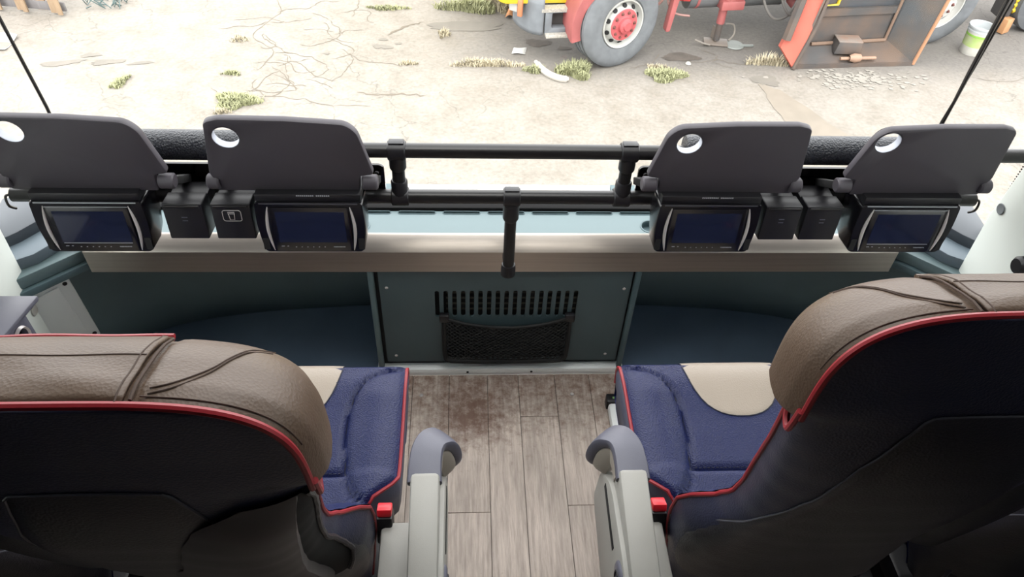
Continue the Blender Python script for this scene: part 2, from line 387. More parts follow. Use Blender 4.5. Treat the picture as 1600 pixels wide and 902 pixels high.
# light grey cover box in the left corner
cb = thing('cover_box', (-1.06, 1.27, .19), 'light grey plastic cover plate with dark screws in the left footwell corner', 'cover plate')
ex = Vector((.80, .60, 0)).normalized(); 
MB().plate(rpoly([(-.055, 0), (.055, -.005), (.048, .205), (-.05, .19)], [.004, .01, .02, .004]), [], .03, ((-1.07, 1.275, .20), ex, (0, 0, 1)), bevel=.003).build('cover', GREYBOX, cb)
MB().plate(rpoly([(-.052, .012), (.03, .03), (.02, .19), (-.048, .178)], .006), [], .006, (Vector((-1.07, 1.275, .20))+Vector((.6, -.8, 0))*.004, ex, (0, 0, 1)), bevel=.002).build('raised_field', GREYBOX, cb)
for a, b in ((.036, .19), (.043, .012)):
    MB().lathe([(0, .001), (.005, .001), (.0055, -.003)], Vector((-1.07, 1.275, .20+b))+ex*a+Vector((.6, -.8, 0))*.001, axis=(.6, -.8, 0), seg=12).build('cover_screw', HOLE, cb)
# side walls with windows, pillars, ceiling, rear
for sd, nm in ((-1, 'left'), (1, 'right')):
    x = sd*1.19
    w = MB().box((x, -.6, .27), (.06, 3.7, .62), bevel=.004)
    w.box((x, -.6, 1.70), (.06, 3.7, .30))
    w.box((x, -1.1, 1.1), (.06, 2.75, 1.06))  # blank wall in place of rear windows keeps light off the seat backs
    struct(w.build('wall_'+nm, ARMPAD), 'side wall below and above the %s window, closed off behind to cut light' % nm)
    pl = struct(MB().plate(rpoly([(1.25, -.02), (1.272, .43), (1.284, .62), (1.270, .80), (1.30, 1.9), (1.0, 1.9), (.93, .8), (.90, .52), (.80, .40), (.80, -.02)], [0, .02, .02, .02, 0, 0, .03, .05, .03, 0], 5), [], .10, ((sd*1.10 if sd < 0 else 1.20, 0, 0), (0, 1, 0), (0, 0, 1)), bevel=.008).build('trim_%d' % (11 if sd < 0 else 12), PILLAR), 'pale grey moulded %s corner pillar with a screw hole' % nm)
    px, py, pz = (-1.098, 1.238, .36) if sd < 0 else (1.098, 1.259, .655)
    MB().lathe([(0, .0006), (.009, .0006), (.0105, .0010), (.0115, .0012), (.013, .0)], (px, py, pz), axis=(-sd, 0, 0), seg=18).build('screw_recess', mat('grey_screw_hole', (96, 100, 102), .7) if sd > 0 else ARM, pl)
    gl = MB().box((sd*1.20, .75, 1.07), (.006, 1.0, 1.0)); win = struct(gl.build('window_%d' % (2 if sd < 0 else 3), SIDEGLASS), 'side window on the %s' % nm)
# small round black knob on the right pillar
kn = MB().lathe([(0, .02), (.016, .02), (.021, .014), (.022, 0)], (1.099, 1.118, .612), axis=(-1, 0, 0), seg=20).build('round_vent', BLACK)
tag(kn, 'round black fitting on the pale right corner pillar', 'fitting')
# windscreen
ws = MB().box((0, 1.60, 1.2), (1.96, .006, 1.50), rot=Matrix.Rotation(R(-2), 3, 'X'))
wsg = []
for sd in (-1, 1):
    ws.grid(lambda u, v: (sd*(.98+.24*math.sin(u*math.pi/2)), 1.60-.32*(1-math.cos(u*math.pi/2))-.0+.026*(1-2*v)*-1, .42+1.53*v), 10, 2)
wso = struct(ws.build('window_1', GLASS), 'large clear windscreen across the front')
# black edge of the corner glass with a row of fine dots
for sd in (-1, 1):
    MB().box((sd*1.1935, 1.352, 1.1), (.004, .020, 1.3), rot=Matrix.Rotation(sd*R(35), 3, 'Z')).build('glass_edge', BLACK, wso)
    d = MB()
    for i in range(80):
        d.lathe([(0, 0), (.0022, 0)], (sd*1.187, 1.364, .50+.007*i), axis=(-sd*.8, -.6, 0), seg=6)
    tag(d.build('dotted_edge', BLACK, wso), kind='stuff')
struct(MB().box((0, 1.575, 1.93), (2.4, .15, .06)).box((0, .45, 1.93), (1.0, .2, .06)).box((-.85, 1.0, 1.93), (.7, 1.3, .06)).box((.85, 1.0, 1.93), (.7, 1.3, .06)).build('ceiling', CEIL), 'pale ceiling lining')
struct(MB().box((0, -1.1, 1.93), (2.4, 2.9, .06)).build('ceiling_rear', REARDARK), 'unseen rear ceiling lining, darkened to cut light on the seat backs')
struct(MB().box((0, 1.025, 1.95), (1.0, .96, .008)).build('window_4', GLASS), 'added unseen glass roof panel letting daylight onto the front seats')  # unseen glass roof added to bring daylight down onto floor and cushions
struct(MB().box((0, -2.42, .95), (2.4, .05, 1.95)).build('wall_back', REARDARK), 'unseen rear partition, darkened to cut light on the seat backs')
# body of the coach below the deck
body = struct(MB().box((0, 1.66, -.6), (2.44, .04, 2.0)).box((-1.23, -.4, -.75), (.03, 4.1, 1.4)).box((1.23, -.4, -.75), (.03, 4.1, 1.4)).build('wall_outer', mat('coach_paint', (215, 215, 212), .3)), 'painted outer front and sides of the coach')

# speaker / air outlet console on the left wall
co = thing('wall_console', (-1.06, 1.0, .40), 'dark grey wall console with a round hole beside the left pillar', 'console')
MB().plate([(0, 0), (.15, 0), (.15, .12), (0, .15)], [], .11, ((-1.0, .935, .435), (0, 1, 0), (0, 0, 1)), bevel=.006).build('console_body', BLACK, co)
MB().box((-.996, 1.005, .577), (.10, .15, .012), rot=Matrix.Rotation(R(-11), 3, 'X'), bevel=.004).build('console_lid', ARMPAD, co)
MB().plate(rrect(0, 0, .105, .095, .012), [circ(.06, .045, .02, 20)], .012, ((-.988, .970, .450), (0, 1, 0), (0, 0, 1)), bevel=.003).build('outlet_plate', ARMPAD, co)
MB().lathe([(.021, .002), (.024, .006), (.027, 0)], (-.986, 1.030, .495), axis=(1, 0, 0), seg=20).build('outlet_ring', SILVER, co)
# ------------------------------------------------------------------ guard rail in front of the windscreen
RY, RU, RL = 1.269, .790, .674
gr = thing('guard_rail', (0, RY, .43), 'black tubular guard rail with two bars, posts and padded grips below the windscreen', 'guard rail')
MB().tube([(-1.1, RY, RU), (1.12, RY, RU)], .0155, 16).build('upper_rail', RAIL, gr)
MB().tube([(-1.03, RY, RL), (1.03, RY, RL)], .0155, 16).build('lower_rail', RAIL, gr)
def fitting(z, x, up):
    # clamp sleeve around a horizontal bar with a collar for the post
    m = MB().tube([(x-.018, RY, z), (x-.016, RY, z), (x+.016, RY, z), (x+.018, RY, z)], [.019, .0205, .0205, .019], 18)
    m.tube([(x, RY, z), (x, RY, z+up*.040), (x, RY, z+up*.044)], [.0175, .0175, .0155], 18)
    return m
for x in (-.237, .237):
    p = MB().tube([(x, RY, RL), (x, RY, RU)], .0135, 16).build('post', RAIL, gr)
    fitting(RU, x, -1).build('upper_clamp', BLACK, p)
    fitting(RL, x, 1).build('lower_clamp', BLACK, p)
    MB().box((x, RY, RU+.0205), (.030, .018, .003), bevel=.0012).build('clamp_cap', BLACK, p)
p = MB().tube([(0, RY, RL), (0, RY-.004, .47)], .0132, 16).build('centre_post', RAIL, gr)
f = fitting(RL, 0, -1); f.tube([(0, RY, .655), (0, RY-.001, .618), (0, RY-.001, .612)], [.0178, .0178, .015], 18).build('top_clamp', BLACK, p)
MB().tube([(0, RY-.004, .482), (0, RY-.004, .470), (0, RY-.004, .452), (0, RY-.003, .446)], [.0155, .0172, .0172, .010], 16).box((0, 1.297, .458), (.022, .055, .02), bevel=.004).build('foot_clamp', BLACK, p)
MB().box((0, RY, RL+.0205), (.030, .018, .003), bevel=.0012).build('clamp_cap', BLACK, p)
for sd in (-1, 1):
    MB().tube([(sd*.352, RY+.004, RU+.006), (sd*.356, RY+.004, RU+.006), (sd*.93, RY+.004, RU+.006)], [.028, .030, .030], 22).build('foam_grip', FOAM, gr)
    pn = MB().plate(rrect(.268, .0, 1.03, .072, .012), [], .006, ((0, RY+.014, .672), (sd, 0, 0), (0, 0, 1))) if sd > 0 else MB().plate([(-a, b) for a, b in rrect(.268, .0, 1.03, .072, .012)], [], .006, ((0, RY+.014, .672), (1, 0, 0), (0, 0, 1)))
    pn = pn.build('smoked_panel', ACRYL, gr)
    for zz in (.70, .728):
        MB().lathe([(0, .002), (.004, .002), (.005, 0), (.005, -.001)], (sd*.283, RY+.008, zz), axis=(0, -1, 0), seg=10).build('panel_bolt', RAIL, pn)
    MB().lathe([(.0, .0), (.03, 0), (.03, .012), (.018, .02), (.018, .05)], (sd*1.148, RY, RU), axis=(-sd, 0, 0), seg=20).build('wall_flange', BLACK, gr)
    MB().tube(smooth_path([(sd*1.03, RY, RL), (sd*1.045, RY-.002, RL-.004), (sd*1.05, RY, RL-.03), (sd*1.045, RY+.01, RL-.045)], 5), .0028, 6).build('cable', CORD, gr)

# ------------------------------------------------------------------ folded-up tray tables
def tray_table(x0, sgn, hx, hs, label):
    """x0: aisle-side hinge, sgn: direction of the far side; hx: hole from x0"""
    ey = Vector((0, -.14, .99)).normalized()
    o = Vector((x0, 1.185, .75)); t = thing('tray_table', (x0+sgn*.155, 1.20, .745), label, 'tray table', 'folded up tray tables on the guard rail')
    out = [(.305, 0), (.031, -.002), (.027, .040), (.000, .044), (.021, .148), (.040, .167), (.147, .1745), (.262, .176), (.289, .169), (.3095, .048), (.3085, .040), (.305, .032)]
    rad = [.004, .003, .004, .008, .014, .014, 0, 0, .010, 0, 0, .004]
    out = rpoly(out, rad, 4)
    h = circ(hx, hs, .0240, 28)
    f = lambda a, b: (sgn*a, b)
    top = MB().plate([f(*p) for p in out], [[f(*p) for p in h]], .016, (o, (1, 0, 0), ey), bevel=.0035).build('table_top', TABLE, t)
    n = Vector((1, 0, 0)).cross(ey).normalized()
    c = o+Vector((sgn*hx, 0, 0))+ey*hs
    MB().lathe([(.0240, -.0165), (.0233, -.0160), (.0233, -.0012), (.0239, -.0006)], c, axis=n, seg=28).build('hole_rim', RIM, top)
    for a, w in ((.010, .030), (.308, .024)):
        p0 = o+Vector((sgn*(a-w/2), 0, 0))+ey*.020-n*.006; p1 = o+Vector((sgn*(a+w/2), 0, 0))+ey*.020-n*.006
        d = (p1-p0).normalized()*.003
        MB().tube([p0, p0+d, p1-d, p1], [.0125, .0155, .0155, .0125], 16).build('hinge_barrel', TABLE, t)
        MB().box((p0+p1)/2+Vector((0, .045, -.03)), (.018, .10, .016), rot=Matrix.Rotation(R(-32), 3, 'X'), bevel=.002).build('hinge_arm', HOLE, t)
    return t
tray_table(-.660, -1, .243, .143, 'folded charcoal tray table at the far left, its cup hole cut by the photo edge')
tray_table(-.274, -1, .257, .134, 'folded charcoal tray table just left of the centre rails, cup hole in its upper left')
tray_table(.257, 1, .065, .130, 'folded charcoal tray table just right of the centre rails, grip end seen through hole')
tray_table(.655, 1, .050, .137, 'folded charcoal tray table at the far right beside the pale pillar')

# ------------------------------------------------------------------ monitors under the tables
def monitor(xc, label, flip=False):
    t = thing('seat_monitor', (xc, 1.16, .622), label, 'monitor', 'small black monitors under the tray tables')
    ey = Vector((0, .1, 1)).normalized(); o = Vector((xc, 1.150, .622)); ex = Vector((1, 0, 0)); n = ex.cross(ey)
    def P(a, b, d=0): return o+ex*a+ey*b+n*d
    # housing behind the face
    prof = rpoly([(-.100, 0), (.100, 0), (.108, .06), (.105, .119), (-.105, .119), (-.108, .06)], [.01, .01, .05, .01, .01, .05], 5)
    h = MB()
    k = len(prof); rings = []
    for (d, sc, lift) in ((0, .985, 0), (-.004, 1.0, 0), (-.05, 1.0, .0), (-.085, .94, .004), (-.090, .90, .006)):
        rings.append([P(a*sc, .06+(b-.06)*sc+lift, d) for a, b in prof])
    vs = [tuple(v) for r in rings for v in r]; fs = []
    for i in range(len(rings)-1):
        for j in range(k): fs.append((i*k+j, i*k+(j+1) % k, (i+1)*k+(j+1) % k, (i+1)*k+j))
    fs.append(tuple(range(k))); fs.append(tuple(range((len(rings)-1)*k, len(rings)*k))[::-1])
    h.add(vs, fs, True); hs = h.build('housing', PIANO, t)
    MB().box(P(0, .128, -.047), (.204, .085, .02), bevel=.0022).build('mounting_bracket', BLACK, t)
    # bezel line on top edge, screen, silver side bars, keys, mouth recesses
    MB().box(P(0, .1155, .0006), (.190, .0018, .002)).build('top_line', mat('soft_grey_line', (70, 68, 74), .35) if not flip else GREYINK, hs)
    bz = MB().plate(rrect(-.080, .004, .078, .108, .006), [], .003, (P(0, 0, .0026), ex, ey), bevel=.0008).build('screen_bezel', PIANO, t)
    MB().plate([(-.067, .026), (.067, .026), (.067, .098), (-.067, .098)], [], .0006, (P(0, 0, .0032), ex, ey)).build('screen', SCREEN, bz)
    for s in (-1, 1):
        pts = [P(s*(.0795+.006*math.sin(math.pi*(i/10))), .006+.0103*i, .002) for i in range(11)]
        rr = [.0008+.0026*math.sin(math.pi*(i/10))**.7 for i in range(11)]
        MB().tube(pts, rr, 8).build('silver_bar', SILVER, t)
        MB().plate(rrect(s*.095-.006, .006, s*.095+.006, .034, .002, 2), [], .0005, (P(0, 0, .0006), ex, ey)).build('dark_slot', HOLE, hs)
    kb = MB()
    for i in range(6): kb.box(P(-.036+.0115*i, .0145, .0028), (.0022, .0016, .0008))
    kb.box(P(-.062, .0165, .0028), (.006, .0013, .0008)).box(P(-.052, .0165, .0028), (.003, .0013, .0008))
    kb.build('key_marks', GREYINK, bz)
    lg = MB()
    for i in range(8): lg.box(P(.040+.0030*i, .0150, .0028), (.0020, .0030 if i % 3 else .0022, .0008))
    lg.build('maker_mark', GREYINK, bz)
    if flip: MB().box(P(-.0, .0235, .0028), (.132, .0014, .0008)).build('lower_line', GREYINK, bz); MB().box(P(0, .1075, .0026), (.156, .0010, .0008)).build('upper_line', GREYINK, bz)
    else:
        tx = MB(); ty = o+ey*.124+Vector((0, .012, .0135))
        for i in range(17):
            if i == 9: continue
            tx.box((xc+.0038*i-.02, 1.1663, .7525), (.0026, .0006, .0030))
        tx.build('printed_line', GREYINK, hs)
    return t
monitor(-.827, 'black monitor with dark screen at the far left under the leftmost tray table', True)
monitor(-.405, 'black monitor just left of the centre rails, beside the box with the cup symbol')
monitor(.396, 'black monitor just right of the centre rails, under the tray table')
monitor(.815, 'black monitor with dark screen at the far right, nearest the right pillar', True)

# ------------------------------------------------------------------ fold-down cup holder boxes on the lower rail
def holder(xc, label, icon):
    t = thing('cup_holder', (xc, 1.18, .638), label, 'cup holder', 'black folding cup holders on the lower rail')
    ey = Vector((0, .1, 1)).normalized(); o = Vector((xc, 1.169, .640)); ex = Vector((1, 0, 0)); n = ex.cross(ey)
    MB().plate(rrect(-.0385, 0, .0385, .083, .003), [], .045, (o, ex, ey), bevel=.0025).build('holder_body', BLACK, t)
    MB().plate(rrect(-.034, .074, .034, .080, .002), [], .003, (o+n*.003, ex, ey), bevel=.001).build('lid_lip', RAIL, t)
    MB().box(o+Vector((0, .068, .055)), (.074, .06, .034), bevel=.003).build('bracket', BLACK, t)
    if icon:
        c = MB(); z = o+n*.0008
        def ln(pts, closed=False): c.tube([z+ex*a+ey*b for a, b in pts], .0007, 5, closed=closed)
        ln(rrect(-.0175, .044, .0185, .069, .005), True)
        ln([(-.007, .0645), (.006, .0645), (.006, .061), (-.007, .061)], True); ln([(-.006, .0605), (-.0045, .0475), (.004, .0475), (.0055, .0605)])
        c.build('cup_symbol', SILVER, t)
    else:
        MB().box(o+ey*.052+n*.0004, (.011, .0012, .0014)).box(o+ey*.044+n*.0004, (.010, .0012, .0014)).build('lid_mark', ARMPAD, t)
holder(-.655, 'black folding cup holder without symbol, left of the one with the cup symbol', False)
holder(-.562, 'black folding cup holder printed with a white outlined cup symbol', True)
holder(.558, 'black folding cup holder right of centre, next to the inner right monitor', False)
holder(.645, 'black folding cup holder right of centre, next to the far right monitor', False)

# ------------------------------------------------------------------ blind cords by the windscreen
c1 = MB().tube([(-1.026, 1.5, .56), (-1.027, 1.5, .74), (-1.041, 1.5, .95), (-1.06, 1.5, 1.9)], .0038, 8).build('blind_cord', CORD)
tag(c1, 'single black blind cord running up the left end of the windscreen', 'cord')
c2 = MB().tube([(1.046, 1.5, .56), (1.046, 1.5, .73), (1.047, 1.5, .86), (1.049, 1.5, 1.03), (1.055, 1.5, 1.9)], [.003, .003, .0052, .0048, .0045], 8).tube([(1.040, 1.5, .56), (1.040, 1.5, .73), (1.051, 1.498, .87), (1.0605, 1.5, 1.03), (1.068, 1.5, 1.9)], .0024, 8)
tag(c2.build('blind_cord', CORD), 'double black blind cord running up the right end of the windscreen', 'cord')
# ------------------------------------------------------------------ seats
def crease_depth(a, y, lines, w=.006, d=.006):
    best = 9
    for L in lines:
        for i in range(len(L)-1):
            ax, ay = L[i]; bx, by = L[i+1]; dx, dy = bx-ax, by-ay
            t = max(0, min(1, ((a-ax)*dx+(y-ay)*dy)/(dx*dx+dy*dy+1e-12)))
            q = math.hypot(a-ax-t*dx, y-ay-t*dy)
            if q < best: best = q
    return d*math.exp(-(best/w)**2)
# cushion creases in seat coordinates (a: towards the aisle, Y: forward)
BOL = [(p.x, p.y) for p in smooth_path([(.222, .998, 0), (.195, .990, 0), (.160, .970, 0), (.132, .925, 0), (.124, .87, 0), (.126, .80, 0), (.135, .74, 0), (.155, .70, 0), (.180, .685, 0)], 5)]
BOL2 = [(-a, y) for a, y in BOL]
SEAM = [(.128, .752), (-.128, .752)]
def edge_a(y):
    """half width of the cushion along Y (cut in at the rear corner)"""
    return interp(y, [.60, .685, .745, .80, 1.02], [.15, .178, .231, .232, .232])
def cush_top(a, y):
    e = edge_a(y)
    z = interp(y, [.50, .70, .85, .96, 1.0, 1.012, 1.02], [.408, .418, .428, .436, .431, .42, .405])
    inb = 1/(1+math.exp(-(abs(a)-.133)/.008)) if y < .99 else 0
    z += .019*inb*math.exp(-((abs(a)-.18)/.045)**2)*min(1, max(0, (1.0-y)/.08))
    z -= crease_depth(a, y, (BOL, BOL2, SEAM), .0050, .011)
    k = max(0, (abs(a)-(e-.018))/.018); z -= .010*k*k
    if y < .752: z += .004
    return z
def seat(side, recline, cx, label, aisle=True):
    """side +1: right of the aisle (aisle towards -X), -1: left"""
    def xf(a, y, z): return (cx - side*a, y, z)
    ph = R(recline)
    def xb(a, y, z):
        dy, dz = y-.62, z-.42
        return (cx - side*a, .62+dy*math.cos(ph)-dz*math.sin(ph), .42+dz*math.cos(ph)+dy*math.sin(ph))
    t = thing('coach_seat', (cx, .75, 0), label, 'coach seat', 'front row coach seats')
    # ---- cushion
    m = MB()
    ys = [.56, .60, .64]+[.66+.0085*i for i in range(36)]+[.970, .978, .986, .993, .999, 1.005, 1.010, 1.0145, 1.0175, 1.0195, 1.02]
    na = 71; vs = []; fs = []
    for y in ys:
        e = edge_a(y)
        for i in range(na):
            a = e*math.sin((-1+2*i/(na-1))*math.pi/2*.999)*.35 + .65*e*(-1+2*i/(na-1))
            vs.append((a, y, cush_top(a, y)))
    ny = len(ys)
    for (y, z) in ((1.018, .36), (1.005, .318), (.9, .305), (.56, .305)):
        e = edge_a(y)
        for i in range(na): vs.append(((-1+2*i/(na-1))*e*.99, y, z))
    for j in range(ny+3):
        for i in range(na-1): fs.append((j*na+i, j*na+i+1, (j+1)*na+i+1, (j+1)*na+i))
    T = ny+4
    # side walls: join the edge of the top rows to the bottom
    m.add(vs, fs, True, xf)
    cu = m.build('seat_cushion', NAVY, t, auto=60)
    for s in (-1, 1):
        w = MB(); wv = []; wf = []
        yy = [.56]+[.60+.02*i for i in range(21)]+[1.008, 1.016]
        for y in yy:
            e = edge_a(y)
            wv += [(s*e, y, cush_top(e*.999, y)-.002), (s*(e+.001), y, .37 if y < 1.01 else .385), (s*(e-.004), y, .305 if y < 1.0 else .34)]
        for i in range(len(yy)-1):
            for k in range(2): wf.append((i*3+k, i*3+k+1, i*3+k+4, i*3+k+3))
        w.add(wv, wf, True, xf); w.build('cushion_side', SIDE, t, solid=.004)
        pth = [(s*edge_a(y), y, cush_top(edge_a(y)*.999, y)+.001) for y in [.66, .67, .685, .70, .715, .73, .745, .76]+[.80+.03*i for i in range(7)]+[.99, 1.0, 1.008, 1.014]]+[(s*.231, 1.020, .39), (s*.229, 1.019, .35)]
        MB().tube(pth, .0037, 8, xf=xf).build('cushion_piping', RED, cu)
    # cream insert at the front of the cushion
    ins = MB()
    rows = [(1.0195, .1005), (1.018, .1005), (1.012, .1005), (1.004, .100), (.99, .099), (.97, .096), (.95, .092), (.93, .086), (.91, .077), (.895, .067), (.884, .055), (.876, .042), (.871, .028), (.868, .012)]
    nv = 21; vs = []; fs = []
    for y, hw in rows:
        for i in range(nv):
            a = hw*(-1+2*i/(nv-1)); dome = .0022*(1-abs(-1+2*i/(nv-1))**6)*min(1, (y-.866)/.01)
            z = interp(y, [.50, .70, .85, .96, 1.0, 1.012, 1.02], [.408, .418, .428, .436, .431, .42, .405])
            vs.append((a, y+.0016*max(0, (y-1.0)/.02), z+.0004+dome))
    for (z, y) in ((.37, 1.0216),):
        for i in range(nv): vs.append((.1005*(-1+2*i/(nv-1)), y, z))
    for j in range(len(rows)):
        for i in range(nv-1): fs.append((j*nv+i, j*nv+i+1, (j+1)*nv+i+1, (j+1)*nv+i))
    ins.add(vs, fs, True, xf); ins.build('cream_insert', CREAM, cu)
    for L, nm in ((BOL, 'bolster_seam'), (BOL2, 'bolster_seam')):
        MB().tube([(a, y, cush_top(a, y)+.0008) for a, y in L], .0016, 6, xf=xf).build(nm, CREASE, cu)
    bl = [(hw+.001, y, cush_top(hw, y)+.0006) for y, hw in rows]; bl = bl+[(-a, y, z) for a, y, z in bl[::-1]]
    MB().tube(bl, .0013, 6, xf=xf).build('insert_seam', CREASE, cu)
    st = MB()
    for i in range(30): st.box((-.12+.24*i/29, .7565, cush_top(.0, .7565)+.0010), (.0045, .0012, .0012), xf=xf)
    st.build('stitching', CREASE, cu)
    # base
    MB().box((0, .78, .28), (.42, .40, .05), bevel=.008, xf=xf).build('seat_pan', BLACK, t)
    for a in (-.16, .16):
        MB().box((a, .76, .14), (.04, .30, .27), bevel=.006, xf=xf).build('leg', BLACK, t)
    # ---- backrest
    Z = [.30, .36, .42, .46, .50, .53, .56, .60, .66, .72, .78, .84, .90, .95, 1.0, 1.05, 1.10, 1.14, 1.165, 1.175]
    AH = [.183, .190, .196, .197, .195, .186, .175, .163, .156, .160, .166, .176, .186, .194, .201, .205, .203, .188, .160, .10]
    YF = [.60, .632, .648, .651, .648, .636, .62, .598, .572, .556, .545, .528, .511, .500, .491, .487, .484, .482, .480, .478]
    YR = [.560, .552, .543, .537, .530, .524, .517, .508, .494, .480, .468, .457, .448, .444, .442, .443, .446, .450, .456, .464]
    PW = .62
    def sec(zi, th):
        z = zi; ah = interp(z, Z, AH); yf = interp(z, Z, YF); yr = interp(z, Z, YR)
        if z > 1.018:
            sn = min(1, (z-1.018)/.1605)**(1/.55); ah = .2085*max(0, 1-sn*sn)**.25
        if z > 1.0: yf = min(yf, .491-.041*min(1, (z-1.0)/.03)); yr = min(yr, .4445)
        c, s_ = math.cos(th), math.sin(th)
        a = ah*math.copysign(abs(c)**PW, c); y = yf-(yf-yr)*abs(s_)**PW
        bow = .004*math.sin(math.pi*min(1, max(0, (z-.5)/.5)))*(1-abs(a/ah)**2) if ah else 0
        return (a, y-bow, z)
    zs = [.30+.0125*i for i in range(71)]; zs = [z for z in zs if z <= 1.165]+[1.168, 1.172, 1.175, 1.1775, 1.1785]
    nt = 49
    m = MB().grid(lambda u, v: sec(zs[min(len(zs)-1, int(round(v*(len(zs)-1))))], math.pi*u), nt, len(zs), xf=xb)
    # front face of the backrest
    def front(u, v):
        z = .30+.80*v; ah = interp(z, Z, AH); yf = interp(z, Z, YF); k = -1+2*u
        return (ah*k, yf+.004-.018*(1-k*k)+.012*math.exp(-((abs(k)-.75)/.18)**2), z)
    bk = m.build('backrest', NAVYB if aisle else SHELL, t, auto=70)
    MB().grid(front, 25, 40, xf=xb).build('backrest_front', NAVY, t)
    MB().grid(lambda u, v: (-.10+.20*u, interp(.47+.51*v, Z, YF)+.010-.014*(1-(-1+2*u)**2), .47+.51*v), 12, 20, xf=xb).build('front_insert', CREAM, t)  # unseen insert, widened and lowered to reflect in the monitor screens
    # side piping: from the foot up the front edge to the headrest
    for s in ((-1, 1) if aisle else ()):
        pts = [(s*interp(z, Z, AH), interp(z, Z, YF), z) for z in [.30+.02*i for i in range(36)]]
        MB().tube(pts, .0038, 8, xf=xb).build('side_piping', RED, bk)
        # little tab where headrest and backrest piping meet
        MB().tube(smooth_path([(s*.2005, .491, 1.0), (s*.205, .478, .985), (s*.209, .462, .985), (s*.2115, .455, 1.005), (s*.212, .452, 1.03)], 5), .0040, 8, xf=xb).build('piping_notch', RED, bk)
    # ---- rear shell and its seam
    def shell(u, v):
        # region under a curved seam: v 0 at the foot, 1 on the seam
        k = -1+2*u
        top = 1.03-.02*(abs(k)**2) if abs(k) < .35 else interp(abs(k), [.35, .55, .72, .86, .96, 1.0], [1.025, .93, .80, .72, .62, .44])
        z = .38+(top-.38)*v; ah = interp(z, Z, AH)*.985
        c = max(-1, min(1, k)); th = math.acos(math.copysign(abs(c)**(1/PW), c))
        p = sec(z, th); return (p[0]*1.006, p[1]-.0045*min(1, (1-v)*14), z)
    MB().grid(shell, 49, 34, xf=xb).build('back_shell', SHELL, t, auto=60)
    sp = [shell(i/60, 1.0) for i in range(61)]
    MB().tube([(a, y-.001, z) for a, y, z in sp], .0017, 6, xf=xb).build('shell_seam', mat('seam_grey', (66, 66, 74), .5), bk)
    # lower closing frame behind the shell
    MB().box((0, .575, .30), (.30, .03, .12), bevel=.008, xf=xb).build('back_frame', BLACK, t)
    # panel that bridges the gap to the neighbouring seat back
    if aisle:
        MB().grid(lambda u, v: (-.15-.112*u, .478+.10*(1-v)**1.5-.014*math.sin(math.pi*u)*.5, .50+.50*v-.06*u*(1-v)), 10, 14, xf=xb).build('back_bridge', SHELL, t, solid=.006)
    # ---- headrest
    def arch(th, A, B, z0, pa=.50, pb=.55):
        c, s_ = math.cos(th), math.sin(th)
        return A*math.copysign(abs(c)**pa, c), z0+B*abs(s_)**pb
    RG = [(.450, .2085, .1605, 1.018), (.458, .2125, .1645, 1.014), (.474, .219, .168, 1.008), (.492, .220, .166, 1.002), (.512, .218, .160, 1.0), (.532, .213, .150, .998), (.548, .203, .136, .998), (.558, .188, .118, 1.0), (.562, .165, .095, 1.002)]
    def head(u, v):
        i = v*(len(RG)-1); k = min(int(i), len(RG)-2); f_ = i-k
        y, A, B, z0 = [RG[k][q]+(RG[k+1][q]-RG[k][q])*f_ for q in range(4)]
        th = math.pi*u; a, z = arch(th, A, B, z0)
        # dents where the wings meet the middle piece
        d = .005*math.exp(-((abs(a)-.088)/.007)**2)+.003/(1+math.exp((abs(a)-.084)/.002))
        return (a, y, z-d)
    hd = MB().grid(head, 97, 28, xf=xb)
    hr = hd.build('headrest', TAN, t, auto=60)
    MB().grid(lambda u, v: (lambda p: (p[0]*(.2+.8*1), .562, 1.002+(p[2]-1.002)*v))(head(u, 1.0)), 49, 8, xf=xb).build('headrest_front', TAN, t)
    pts = [(a, .450, z) for a, z in [arch(math.pi*i/60, .2085, .1605, 1.018) for i in range(61)]]
    MB().tube(pts, .0040, 8, xf=xb).build('headrest_piping', RED, hr)
    # middle cover flap over the headrest with its own edges
    def flap(u, v):
        a = -.083+.166*u; y = .452+.104*v
        i = 0
        while i < len(RG)-2 and RG[i+1][0] < y: i += 1
        f_ = (y-RG[i][0])/(RG[i+1][0]-RG[i][0]); A, B, z0 = [RG[i][q]+(RG[i+1][q]-RG[i][q])*f_ for q in (1, 2, 3)]
        c = (abs(a)/A)**2; s_ = math.sqrt(max(0, 1-c*c))
        return (a, y, z0+B*s_**.55+.0025+.0015*math.sin(9*u+5*v)*math.sin(7*v))
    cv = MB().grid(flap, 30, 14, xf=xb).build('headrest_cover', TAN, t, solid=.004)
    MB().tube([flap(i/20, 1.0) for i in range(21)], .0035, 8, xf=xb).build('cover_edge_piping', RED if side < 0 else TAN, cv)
    MB().tube([flap(i/20, .55) for i in range(21)], .0009, 5, xf=xb).tube([flap(.03, j/14) for j in range(15)], .0009, 5, xf=xb).tube([flap(.97, j/14) for j in range(15)], .0009, 5, xf=xb).build('cover_stitching', STITCH, cv)
    # wing seams
    def hp(a, y, s_):
        i = 0
        while i < len(RG)-2 and RG[i+1][0] < y: i += 1
        f_ = (y-RG[i][0])/(RG[i+1][0]-RG[i][0]); A, B, z0 = [RG[i][q]+(RG[i+1][q]-RG[i][q])*f_ for q in (1, 2, 3)]
        c = (a/A)**2; return (s_*a, y, z0+B*max(0, 1-c*c)**.275+.0006)
